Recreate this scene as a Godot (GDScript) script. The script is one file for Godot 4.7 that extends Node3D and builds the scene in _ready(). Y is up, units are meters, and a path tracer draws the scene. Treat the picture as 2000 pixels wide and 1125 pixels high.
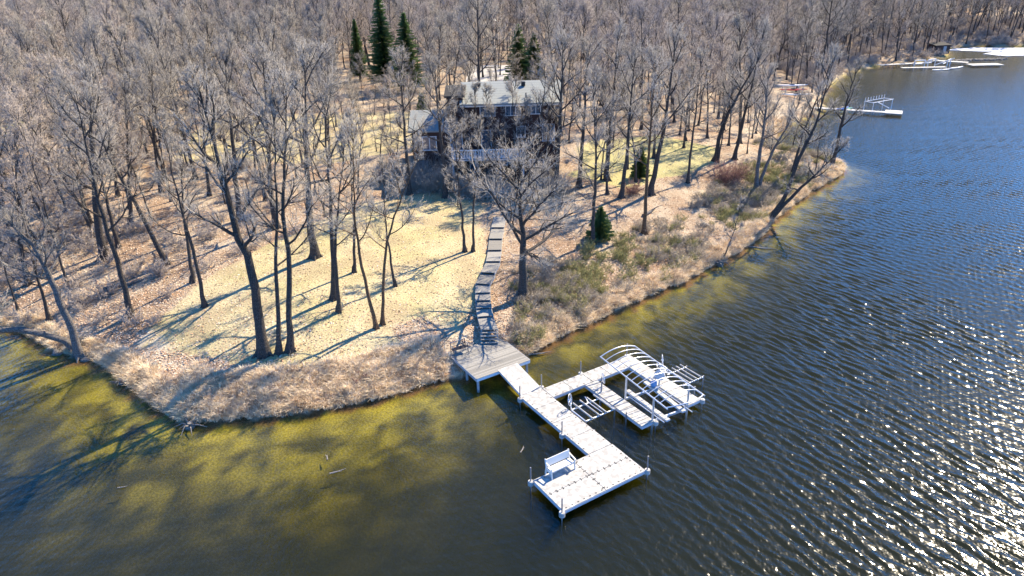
extends Node3D
# A lakeshore in early spring: bare woods, a dry lawn, a house, wooden steps, white docks and boat lifts on a breezy lake.

const DOCK_O := Vector3(0.45, 0.0, -35.51)
const DOCK_YAW := 0.5585

var SHORE: PackedVector2Array = PackedVector2Array([
	Vector2(-900, -75), Vector2(-60, -54), Vector2(-42.76, -48.94), Vector2(-39.56, -47.75), Vector2(-36.22, -46.18), Vector2(-32.83, -43.65), Vector2(-30.45, -42.68), Vector2(-28.26, -41.6), Vector2(-25.53, -39.27), Vector2(-22.6, -36.55), Vector2(-20.43, -34.84), Vector2(-18.6, -34.5), Vector2(-16.54, -34.77), Vector2(-13.84, -35.02), Vector2(-11.16, -35.54), Vector2(-8.5, -36.52), Vector2(-5.75, -37.84), Vector2(-3.84, -38.84), Vector2(-2.36, -39.78), Vector2(-0.13, -41), Vector2(1.3, -41.75), Vector2(3.22, -43.75), Vector2(5.23, -45.35), Vector2(8.27, -47.95), Vector2(11.61, -50.79), Vector2(14.04, -52.32), Vector2(18.15, -56.4), Vector2(21.33, -59.32), Vector2(24.49, -63.09), Vector2(27.09, -67.35), Vector2(30.87, -72.06), Vector2(36.06, -77.89), Vector2(40.53, -82.65), Vector2(42.43, -85.52), Vector2(42.3, -88.52), Vector2(40.11, -91.94), Vector2(38.05, -93.83), Vector2(37.3, -97.74), Vector2(40.8, -105.53), Vector2(46, -113.16), Vector2(51.98, -118.25), Vector2(56.42, -126.01), Vector2(59.33, -133.95), Vector2(67.77, -149.21), Vector2(78.26, -165.49), Vector2(87.29, -172.51), Vector2(95.6, -175.53), Vector2(102.47, -179), Vector2(111.8, -185.31), Vector2(118.4, -193.97), Vector2(122.28, -201.65), Vector2(129.68, -206.42), Vector2(143.92, -201.67), Vector2(200, -206), Vector2(900, -230)
])
var LAWN1 := PackedVector2Array([Vector2(-26.6, -41.7), Vector2(-25.4, -46.1), Vector2(-24.2, -52.4), Vector2(-19.3, -56.3), Vector2(-14.5, -63.8), Vector2(-5.9, -67.6), Vector2(-1.8, -64.3), Vector2(-2.5, -48.4), Vector2(-2.8, -43.3), Vector2(-4.3, -41.1), Vector2(-8.1, -38.8), Vector2(-13.2, -38.2), Vector2(-17.6, -38.6), Vector2(-23.0, -40.2)])
var LAWN2 := PackedVector2Array([Vector2(6.4, -73.0), Vector2(10.9, -87.7), Vector2(20.2, -91.9), Vector2(26.2, -86.2), Vector2(24.1, -81.1), Vector2(19.1, -75.0), Vector2(12.6, -70.5)])
var LAWN3 := PackedVector2Array([Vector2(-102.0, -124.3), Vector2(-76.4, -113.9), Vector2(-62.6, -97.1), Vector2(-75.7, -88.8)])
var LAWN4 := PackedVector2Array([Vector2(-40.4, -81.8), Vector2(-43.8, -103.6), Vector2(-8.3, -105.3), Vector2(-6.1, -89.5), Vector2(-14.0, -81.0), Vector2(-20.8, -77.7)])
var LEAFY := PackedVector2Array([Vector2(-7.9, -42.8), Vector2(-5.9, -44.4), Vector2(-3.7, -43.2), Vector2(-3.9, -40.7), Vector2(-7.0, -40.7)])
var poly: PackedVector2Array
var rng := RandomNumberGenerator.new()
var M := {}
var names := {}
var box_cache := {}
var noise := FastNoiseLite.new()
var noise2 := FastNoiseLite.new()
var sdf: PackedFloat32Array
const SX0 := -120.0
const SZ0 := -250.0
const SNX := 301
const SNZ := 241


var HEROES := [   # base, trunk path from the base, radius, spread, limbs, where the crown starts, label
	[Vector3(-16.41,1.65,-39.72), [Vector3(0.26,6.24,-0.11),Vector3(-0.06,7.99,0.02),Vector3(-0.3,12.48,0.12),Vector3(-0.5,16.28,0.21)], 0.34, 3.6, 11, 0.45, "thickest trunk of the three at the lawn's waterside edge, leaning left"],
	[Vector3(-15.40,1.65,-39.80), [Vector3(0.55,4.71,-0.21),Vector3(1.17,9.05,-0.45),Vector3(1.98,15.14,-0.77)], 0.16, 2.6, 9, 0.4, "slender straight tree, middle of the three at the waterside lawn edge"],
	[Vector3(-14.74,1.67,-39.99), [Vector3(0.79,6.3,-0.29),Vector3(0.92,9.32,-0.34),Vector3(1.57,13.02,-0.58),Vector3(2.15,16.21,-0.79)], 0.21, 3.0, 11, 0.42, "forked tree, rightmost of the three at the waterside lawn edge"],
	[Vector3(-12.36,2.30,-44.27), [Vector3(0.29,4.29,-0.08),Vector3(0.96,7.89,-0.27),Vector3(1.73,11.61,-0.48)], 0.14, 2.6, 9, 0.4, "slim tree on the open lawn with thin upright fork, front of a close pair"],
	[Vector3(-13.06,2.56,-45.95), [Vector3(0.61,6.02,-0.17),Vector3(0.81,9.65,-0.23),Vector3(1.12,14.05,-0.32)], 0.20, 3.2, 10, 0.4, "thicker grey tree on the open lawn, back of a close pair"],
	[Vector3(-9.47,1.84,-42.58), [Vector3(-0.3,3.21,0.07),Vector3(-0.5,6.19,0.11),Vector3(-0.39,9.32,0.09),Vector3(-0.01,13.2,0.0)], 0.13, 2.4, 8, 0.45, "orange-barked tree leaning left on the lawn, left stem of a V"],
	[Vector3(-9.08,1.89,-43.07), [Vector3(0.53,4.34,-0.11),Vector3(1.27,7.18,-0.27),Vector3(2.48,9.86,-0.52),Vector3(3.28,11.8,-0.69)], 0.12, 2.4, 8, 0.45, "orange-barked tree leaning right on the lawn, right stem of a V"],
	[Vector3(-8.85,2.56,-48.01), [Vector3(-0.15,2.45,0.03),Vector3(-0.24,5.27,0.04),Vector3(-0.01,9.06,0.0)], 0.10, 2.0, 8, 0.4, "thin young tree on the lawn between the V-shaped pair and the steps"],
	[Vector3(-12.29,2.96,-49.94), [Vector3(0.41,4.22,-0.1),Vector3(0.64,8.16,-0.16),Vector3(0.89,11.51,-0.22)], 0.12, 2.2, 8, 0.4, "thin tree standing alone on the upper lawn left of the V-shaped pair"],
	[Vector3(-15.95,3.22,-52.59), [Vector3(-0.01,2.74,0.0),Vector3(0.38,7.29,-0.12),Vector3(1.23,14.48,-0.37)], 0.32, 4.2, 12, 0.4, "stout dark tree at the back of the lawn left of centre"],
	[Vector3(-22.76,2.07,-46.32), [Vector3(0.06,2.8,-0.03),Vector3(0.06,5.18,-0.03),Vector3(-0.05,9.68,0.02),Vector3(-0.01,12.81,0.01)], 0.15, 2.8, 9, 0.4, "leaning tree where lawn meets leaf litter on the left"],
	[Vector3(-25.08,2.36,-50.04), [Vector3(0.17,2.22,-0.09),Vector3(0.38,5.11,-0.19),Vector3(1.05,10.12,-0.53)], 0.15, 2.6, 9, 0.4, "thin tree just behind the leaning tree at the lawn's left edge"],
	[Vector3(-28.52,2.55,-53.31), [Vector3(-0.6,3.2,0.32),Vector3(-1.06,6.08,0.57),Vector3(-1.75,9.25,0.94),Vector3(-1.97,13.11,1.05)], 0.21, 3.2, 10, 0.45, "tree leaning strongly left out of the leaf litter"],
	[Vector3(-28.33,1.48,-46.23), [Vector3(0.13,3.57,-0.08),Vector3(0.02,7.12,-0.01),Vector3(0.1,10.06,-0.06),Vector3(0.33,15.52,-0.2)], 0.21, 3.2, 10, 0.4, "dark leaning tree rising from leaves near the left shore"],
	[Vector3(-34.85,2.37,-55.50), [Vector3(0.22,3.47,-0.14),Vector3(0.94,8.14,-0.59),Vector3(2.0,14.11,-1.26)], 0.34, 3.8, 11, 0.4, "stout upright tree in the leaf litter on the left"],
	[Vector3(-35.75,3.09,-62.35), [Vector3(0.49,2.81,-0.28),Vector3(1.09,6.56,-0.63),Vector3(2.02,11.91,-1.16)], 0.18, 2.8, 9, 0.35, "thin straight tree behind the leaning trees on the left"],
	[Vector3(-30.49,0.06,-42.78), [Vector3(-0.14,3.97,0.1),Vector3(-0.29,6.69,0.21),Vector3(-0.65,8.98,0.47),Vector3(-1.18,10.18,0.84)], 0.28, 2.4, 8, 0.55, "thick tree leaning left over the water from the left shore"],
	[Vector3(0.76,1.54,-47.41), [Vector3(0.14,3.84,0.0),Vector3(0.04,6.61,0.0),Vector3(-0.12,9.44,-0.0)], 0.37, 5.0, 15, 0.36, "broad spreading oak beside the wooden steps"],
	[Vector3(-3.85,2.80,-53.90), [Vector3(-0.08,3.24,0.01),Vector3(-0.2,6.25,0.01),Vector3(-0.27,9.92,0.02)], 0.13, 2.2, 8, 0.35, "thin tree left of the upper steps, left one of a pair"],
	[Vector3(-3.17,2.76,-53.96), [Vector3(0.19,3.23,-0.01),Vector3(0.56,6.64,-0.03),Vector3(0.92,10.28,-0.05)], 0.11, 2.0, 8, 0.35, "thin tree left of the upper steps, right one of a pair"],
	[Vector3(12.17,1.93,-59.41), [Vector3(-0.03,3.68,-0.01),Vector3(0.0,7.82,0.0),Vector3(0.1,14.62,0.02)], 0.18, 3.0, 9, 0.4, "slim brown tree standing alone on the leafy bank"],
	[Vector3(7.14,2.12,-56.73), [Vector3(0.04,3.56,0.01),Vector3(0.12,7.13,0.01),Vector3(-0.21,13.34,-0.03)], 0.18, 3.2, 10, 0.35, "dark tree on the bank beside the green evergreen shrub"],
	[Vector3(11.24,2.85,-67.33), [Vector3(0.3,3.48,0.05),Vector3(0.43,7.01,0.07),Vector3(0.7,13.17,0.12)], 0.23, 3.4, 10, 0.35, "tree between the small spruce and the house lawn"],
	[Vector3(14.45,2.67,-68.64), [Vector3(0.47,3.75,0.1),Vector3(0.99,7.83,0.21),Vector3(1.37,14.48,0.29)], 0.28, 3.6, 11, 0.38, "leaning tree right of the small spruce on the bank"],
	[Vector3(19.39,2.46,-73.16), [Vector3(0.06,3.77,0.02),Vector3(0.21,7.01,0.05),Vector3(0.33,12.65,0.09)], 0.15, 2.4, 8, 0.4, "thin pole-like tree on the bank right of the small spruce"],
	[Vector3(24.53,2.61,-81.14), [Vector3(0.41,3.97,0.12),Vector3(1.68,7.5,0.51),Vector3(3.35,11.43,1.01)], 0.26, 3.2, 9, 0.45, "tree curving right above the red twiggy shrub"],
	[Vector3(27.20,2.44,-82.24), [Vector3(0.43,4.44,0.14),Vector3(0.91,7.98,0.3),Vector3(1.48,14.12,0.49)], 0.22, 3.2, 9, 0.4, "tree behind the red twiggy shrub"],
	[Vector3(26.93,1.39,-73.14), [Vector3(-0.1,3.52,-0.04),Vector3(0.01,6.81,0.0),Vector3(-0.21,12.01,-0.08)], 0.24, 2.8, 9, 0.4, "grey tree on the shrubby bank, left stem of a leaning group"],
	[Vector3(27.28,1.38,-73.52), [Vector3(0.69,3.48,0.26),Vector3(1.7,6.28,0.63),Vector3(2.69,9.5,1.0)], 0.20, 2.6, 8, 0.4, "grey tree on the shrubby bank, right stem of a leaning group"],
	[Vector3(26.24,0.32,-66.82), [Vector3(1.15,2.5,0.45),Vector3(1.88,6.39,0.74),Vector3(2.89,10.18,1.14),Vector3(3.32,15.46,1.3)], 0.23, 3.0, 9, 0.45, "tall dark tree leaning right over the lake from the bank"],
	[Vector3(26.31,0.25,-66.71), [Vector3(1.42,2.42,0.56),Vector3(2.9,4.54,1.14),Vector3(4.04,6.15,1.59),Vector3(4.98,7.7,1.96)], 0.21, 2.4, 8, 0.45, "low tree leaning far right along the shore below the tall dark one"],
	[Vector3(40.32,0.69,-84.64), [Vector3(0.17,2.84,0.08),Vector3(0.3,6.89,0.14),Vector3(0.74,11.36,0.35)], 0.26, 3.0, 9, 0.35, "tree at the tip of the wooded point"],
	[Vector3(18.88,0.00,-57.05), [Vector3(0.47,2.0,0.15),Vector3(0.76,3.93,0.25),Vector3(0.85,5.32,0.28)], 0.07, 1.2, 6, 0.2, "small bare sapling at the water's edge among roots"],
	[Vector3(4.71,3.38,-68.60), [Vector3(0.25,3.29,0.02),Vector3(0.43,7.36,0.03),Vector3(0.68,13.55,0.05)], 0.27, 3.6, 11, 0.4, "dark tree close to the right corner of the house"],
	[Vector3(7.18,3.30,-69.72), [Vector3(0.25,3.55,0.03),Vector3(0.4,6.65,0.04),Vector3(0.66,12.98,0.07)], 0.24, 3.4, 10, 0.4, "dark tree a few steps right of the house corner"],
	[Vector3(10.44,3.25,-72.24), [Vector3(0.04,3.43,0.01),Vector3(0.33,7.15,0.05),Vector3(0.57,14.11,0.08)], 0.27, 3.6, 10, 0.4, "dark tree on the side lawn right of the house"],
	[Vector3(-0.51,3.81,-71.34), [Vector3(0.36,3.37,-0.0),Vector3(0.74,6.0,-0.01),Vector3(1.34,9.53,-0.01)], 0.14, 1.9, 7, 0.4, "bare tree in front of the house windows"],
	[Vector3(-6.33,3.77,-66.08), [Vector3(0.08,2.84,-0.01),Vector3(-0.02,5.83,0.0),Vector3(-0.2,11.49,0.02)], 0.23, 3.4, 10, 0.4, "tree at the upper lawn left of the house deck"],
	[Vector3(-9.93,3.95,-66.66), [Vector3(0.07,3.11,-0.01),Vector3(0.08,6.59,-0.01),Vector3(0.11,12.22,-0.02)], 0.21, 3.2, 10, 0.4, "tree on the upper lawn beside the dark shrub bed"],
	[Vector3(-21.05,3.46,-59.25), [Vector3(0.06,3.1,-0.02),Vector3(0.38,6.72,-0.13),Vector3(1.14,13.87,-0.41)], 0.27, 3.8, 11, 0.4, "tall dark tree at the back lawn edge, left of centre"],
	[Vector3(-2.90,3.81,-69.67), [Vector3(-0.07,3.33,0.0),Vector3(-0.14,6.42,0.01),Vector3(-0.3,9.41,0.01)], 0.12, 2.0, 7, 0.4, "thin bare tree in front of the left part of the house deck"],
	[Vector3(2.63,3.53,-69.03), [Vector3(0.29,3.62,0.01),Vector3(0.62,6.68,0.02),Vector3(1.14,11.06,0.04)], 0.18, 2.8, 9, 0.38, "bare tree in front of the right part of the house wall"],
	[Vector3(-4.67,3.80,-68.06), [Vector3(-0.11,2.75,0.01),Vector3(-0.37,5.32,0.03),Vector3(-0.8,8.06,0.05)], 0.12, 2.2, 8, 0.3, "low bare tree beside the dark shrub left of the house deck"],
	[Vector3(-1.50,3.64,-67.62), [Vector3(0.29,2.42,-0.01),Vector3(0.27,4.98,-0.01),Vector3(-0.03,7.71,0.0)], 0.10, 2.0, 7, 0.3, "slender bare tree beside the top of the steps"],
	[Vector3(1.50,3.53,-68.04), [Vector3(-0.26,2.86,-0.01),Vector3(-0.01,5.42,-0.0),Vector3(0.43,8.38,0.01)], 0.12, 2.2, 8, 0.3, "slender bare tree in front of the house's ground floor"],
	[Vector3(-4.14,3.89,-70.26), [Vector3(-0.13,2.6,0.01),Vector3(-0.18,5.74,0.01),Vector3(-0.32,8.77,0.02)], 0.12, 2.4, 9, 0.28, "thin grey bare tree at the left end of the house deck"],
	[Vector3(-2.22,3.80,-70.01), [Vector3(0.38,3.22,-0.01),Vector3(0.33,5.82,-0.01),Vector3(0.2,9.08,-0.01)], 0.10, 2.2, 8, 0.28, "thin grey bare tree before the middle of the house deck"],
	[Vector3(0.60,3.68,-69.80), [Vector3(-0.15,2.81,-0.0),Vector3(0.02,5.41,0.0),Vector3(-0.09,9.42,-0.0)], 0.12, 2.4, 9, 0.28, "thin grey bare tree before the middle house windows"],
	[Vector3(3.70,3.54,-70.35), [Vector3(0.22,3.25,0.01),Vector3(0.54,6.37,0.03),Vector3(0.84,9.87,0.04)], 0.14, 2.6, 9, 0.28, "thin grey bare tree before the right end of the house"],
	[Vector3(-25.10,3.46,-61.63), [Vector3(0.16,2.94,-0.06),Vector3(0.58,7.13,-0.24),Vector3(1.18,14.07,-0.48)], 0.27, 3.8, 11, 0.4, "tall tree among leaf litter behind the waterside trio"],
]


# ---------------------------------------------------------------- terrain
func signed_exact(x: float, z: float) -> float:
	var p := Vector2(x, z)
	var best := 1e12
	for i in SHORE.size() - 1:
		best = minf(best, Geometry2D.get_closest_point_to_segment(p, SHORE[i], SHORE[i + 1]).distance_squared_to(p))
	return sqrt(best) * (1.0 if Geometry2D.is_point_in_polygon(p, poly) else -1.0)

func make_sdf() -> void:
	poly = SHORE.duplicate()
	poly.append_array(PackedVector2Array([Vector2(900, -1500), Vector2(-900, -1500)]))
	sdf.resize(SNX * SNZ)
	for j in SNZ:
		for i in SNX:
			sdf[j * SNX + i] = signed_exact(SX0 + i, SZ0 + j)

func shore_d(x: float, z: float) -> float:
	var fx := x - SX0
	var fz := z - SZ0
	if fx < 0.0 or fz < 0.0 or fx >= SNX - 1.001 or fz >= SNZ - 1.001:
		return signed_exact(x, z)
	var i := int(fx)
	var j := int(fz)
	fx -= i
	fz -= j
	var k := j * SNX + i
	var d := lerpf(lerpf(sdf[k], sdf[k + 1], fx), lerpf(sdf[k + SNX], sdf[k + SNX + 1], fx), fz)
	if absf(d) < 4.0:
		d += (4.0 - absf(d)) * (0.16 * noise2.get_noise_2d(x * 22.0, z * 22.0) + 0.08 * noise2.get_noise_2d(x * 70.0, z * 70.0))
	return d

func height_of(x: float, z: float, d: float) -> float:
	if d <= 0.0:
		var steep := lerpf(0.6, 1.25, smoothstep(-6.0, 6.0, x))
		var deep := (0.14 * d if d > -5.0 else -0.7 + 0.24 * (d + 5.0)) * steep
		return maxf(-2.8, deep) + 0.05 * noise.get_noise_2d(x * 6.0, z * 6.0) * minf(1.0, -d)
	return 0.3 * (1.0 - exp(-d / 0.6)) + 1.0 - exp(-d / 5.0) + 4.2 * (1.0 - exp(-d / 26.0)) + minf(1.0, d * 0.3) * 0.09 * noise.get_noise_2d(x * 3.0, z * 3.0)

func ground_y(x: float, z: float) -> float:
	return height_of(x, z, shore_d(x, z))

func inside(p: Vector2, a: PackedVector2Array) -> bool:
	return Geometry2D.is_point_in_polygon(p, a)

func lawn_at(x: float, z: float) -> int:   # 0 leaf litter, 1 dry lawn, 2 greener lawn
	var p := Vector2(x + 1.6 * noise.get_noise_2d(x * 4.0 + 300.0, z * 4.0), z + 1.6 * noise.get_noise_2d(x * 4.0, z * 4.0 + 500.0))
	if inside(p, LEAFY):
		return 0
	if inside(p, LAWN1):
		return 1
	if inside(p, LAWN3) or inside(p, LAWN2):
		return 2
	if inside(p, LAWN4):
		return 1
	return 0


# ---------------------------------------------------------------- mesh building
var bv := PackedVector3Array()
var bn := PackedVector3Array()
var bi := PackedInt32Array()
var bc := PackedColorArray()

func begin() -> void:
	bv = PackedVector3Array()
	bn = PackedVector3Array()
	bi = PackedInt32Array()
	bc = PackedColorArray()

func finish() -> ArrayMesh:
	var a := []
	a.resize(Mesh.ARRAY_MAX)
	a[Mesh.ARRAY_VERTEX] = bv
	a[Mesh.ARRAY_NORMAL] = bn
	a[Mesh.ARRAY_INDEX] = bi
	if bc.size() == bv.size() and bc.size() > 0:
		a[Mesh.ARRAY_COLOR] = bc
	var m := ArrayMesh.new()
	m.add_surface_from_arrays(Mesh.PRIMITIVE_TRIANGLES, a)
	return m

func quad(a: Vector3, b: Vector3, c: Vector3, d: Vector3) -> void:   # corners counter-clockwise seen from outside
	var n := (b - a).cross(c - a)
	if n.length_squared() < 1e-14:
		n = (c - a).cross(d - a)
	n = n.normalized()
	var k := bv.size()
	bv.append_array(PackedVector3Array([a, b, c, d]))
	bn.append_array(PackedVector3Array([n, n, n, n]))
	bi.append_array(PackedInt32Array([k, k + 2, k + 1, k, k + 3, k + 2]))

func quad_out(a: Vector3, b: Vector3, c: Vector3, d: Vector3, out: Vector3) -> void:
	if (b - a).cross(c - a).dot(out) < 0.0:
		quad(a, d, c, b)
	else:
		quad(a, b, c, d)

func tri(a: Vector3, b: Vector3, c: Vector3) -> void:
	var n := (b - a).cross(c - a).normalized()
	var k := bv.size()
	bv.append_array(PackedVector3Array([a, b, c]))
	bn.append_array(PackedVector3Array([n, n, n]))
	bi.append_array(PackedInt32Array([k, k + 2, k + 1]))

func ring(p: Vector3, t: Vector3, r: float, sides: int) -> int:
	var u := t.cross(Vector3(0.31, 0.2, 0.93) if absf(t.z) < 0.8 else Vector3(0.9, 0.3, 0.1)).normalized()
	var w := t.cross(u)
	var k := bv.size()
	for s in sides:
		var an := TAU * s / sides
		var o := u * cos(an) + w * sin(an)
		bv.append(p + o * r)
		bn.append(o)
	return k

func link(k0: int, k1: int, sides: int) -> void:
	for s in sides:
		var s2 := (s + 1) % sides
		bi.append_array(PackedInt32Array([k0 + s, k1 + s2, k0 + s2, k0 + s, k1 + s, k1 + s2]))

func tube(pts: Array, radii: Array, sides: int, cap := true) -> void:
	var k0 := -1
	var n := pts.size()
	for i in n:
		var t: Vector3 = (pts[mini(i + 1, n - 1)] - pts[maxi(i - 1, 0)]).normalized()
		var k := ring(pts[i], t, radii[i], sides)
		if i > 0:
			link(k0, k, sides)
		elif cap:
			end_cap(pts[i], -t, radii[i], sides)
		k0 = k
	if cap:
		end_cap(pts[n - 1], (pts[n - 1] - pts[n - 2]).normalized(), radii[n - 1], sides)

func end_cap(p: Vector3, t: Vector3, r: float, sides: int) -> void:
	var k := ring(p, t, r, sides)
	for s in sides:
		bn[k + s] = t
	for s in range(1, sides - 1):
		bi.append_array(PackedInt32Array([k, k + s + 1, k + s]))

func rod(a: Vector3, b: Vector3, r: float, sides := 8) -> void:
	tube([a, b], [r, r], sides)

func add_box(c: Vector3, s: Vector3, b: float, bs := Basis()) -> void:
	var h := s * 0.5
	b = minf(b, minf(h.x, minf(h.y, h.z)) * 0.45)
	var ax := [Vector3.RIGHT, Vector3.UP, Vector3.BACK]
	for i in 3:
		var u: Vector3 = ax[(i + 1) % 3] * (h[(i + 1) % 3] - b)
		var w: Vector3 = ax[(i + 2) % 3] * (h[(i + 2) % 3] - b)
		for sg in [-1.0, 1.0]:
			var o: Vector3 = ax[i] * h[i] * sg
			quad_out(c + bs * (o - u - w), c + bs * (o + u - w), c + bs * (o + u + w), c + bs * (o - u + w), bs * o)
	if b <= 0.0:
		return
	for i in 3:
		var j := (i + 1) % 3
		var k := (i + 2) % 3
		for sj in [-1.0, 1.0]:
			for sk in [-1.0, 1.0]:
				var l: Vector3 = ax[i] * (h[i] - b)
				var p: Vector3 = ax[j] * sj * h[j] + ax[k] * sk * (h[k] - b)
				var q: Vector3 = ax[j] * sj * (h[j] - b) + ax[k] * sk * h[k]
				quad_out(c + bs * (p - l), c + bs * (p + l), c + bs * (q + l), c + bs * (q - l), bs * (p + q))
	for sx in [-1.0, 1.0]:
		for sy in [-1.0, 1.0]:
			for sz in [-1.0, 1.0]:
				var p := c + bs * Vector3(sx * h.x, sy * (h.y - b), sz * (h.z - b))
				var q := c + bs * Vector3(sx * (h.x - b), sy * h.y, sz * (h.z - b))
				var r := c + bs * Vector3(sx * (h.x - b), sy * (h.y - b), sz * h.z)
				if (q - p).cross(r - p).dot(bs * Vector3(sx, sy, sz)) < 0.0:
					tri(p, r, q)
				else:
					tri(p, q, r)

func box_mesh(s: Vector3, b := 0.01) -> ArrayMesh:
	var key := [s.snapped(Vector3.ONE * 0.001), b]
	if not box_cache.has(key):
		begin()
		add_box(Vector3.ZERO, s, b)
		box_cache[key] = finish()
	return box_cache[key]

func piece(called: String, m: Mesh, mat: Material, parent: Node, at := Vector3.ZERO, bs := Basis()) -> MeshInstance3D:
	var o := MeshInstance3D.new()
	o.name = called
	o.mesh = m
	o.material_override = mat
	o.transform = Transform3D(bs, at)
	parent.add_child(o, true)
	return o

func boxp(called: String, mat: Material, parent: Node, c: Vector3, s: Vector3, b := 0.012, bs := Basis()) -> MeshInstance3D:
	return piece(called, box_mesh(s, b), mat, parent, c, bs)

func barp(called: String, mat: Material, parent: Node, pts: Array, r: float, sides := 8) -> MeshInstance3D:
	begin()
	var rr := []
	for p in pts:
		rr.append(r)
	tube(pts, rr, sides)
	return piece(called, finish(), mat, parent)

func numbered(called: String) -> String:
	var n: int = names.get(called, 0)
	names[called] = n + 1
	return called if n == 0 else "%s_%03d" % [called, n]

func tag(o: Node, label: String, category: String, group := "") -> void:
	o.set_meta("label", label)
	o.set_meta("category", category)
	if group:
		o.set_meta("group", group)

func thing(called: String, label: String, category: String, at := Vector3.ZERO, yaw := 0.0, group := "") -> Node3D:
	var o := Node3D.new()
	o.name = numbered(called)
	add_child(o, true)
	o.position = at
	o.rotation.y = yaw
	tag(o, label, category, group)
	return o

func dock_at(b: float, y: float, a: float) -> Vector3:
	return DOCK_O + Basis(Vector3.UP, DOCK_YAW) * Vector3(b, y, a)

func structure(o: Node) -> void:
	o.set_meta("kind", "structure")


# ---------------------------------------------------------------- materials
func noise_image(size: int, freq: float, octaves: int, seed_: int, lo: float, hi: float, contrast := 1.0, cells := false) -> ImageTexture:
	var f := FastNoiseLite.new()
	f.seed = seed_
	f.frequency = freq
	f.fractal_octaves = octaves
	f.noise_type = FastNoiseLite.TYPE_CELLULAR if cells else FastNoiseLite.TYPE_SIMPLEX_SMOOTH
	var im := f.get_seamless_image(size, size)
	var data := im.get_data()
	var table := PackedByteArray()
	for i in 256:
		var v := clampf((i / 255.0 - 0.5) * contrast + 0.5, 0.0, 1.0)
		table.append(int(255.0 * (lo + (hi - lo) * v)))
	for i in data.size():
		data[i] = table[data[i]]
	return ImageTexture.create_from_image(Image.create_from_data(size, size, false, Image.FORMAT_L8, data))

func lin(r: float, g: float, b: float, a := 1.0) -> Color:
	var c := Color(r, g, b).linear_to_srgb()
	c.a = a
	return c

func mat(called: String, c: Color, rough := 0.8, metal := 0.0) -> StandardMaterial3D:
	var m := StandardMaterial3D.new()
	m.resource_name = called
	m.albedo_color = c
	m.roughness = rough
	m.metallic = metal
	M[called] = m
	return m

func grain(m: StandardMaterial3D, tex: Texture2D, scale: Vector3, world := true) -> void:
	m.albedo_texture = tex
	m.uv1_triplanar = true
	m.uv1_world_triplanar = world
	m.uv1_scale = scale

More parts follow.
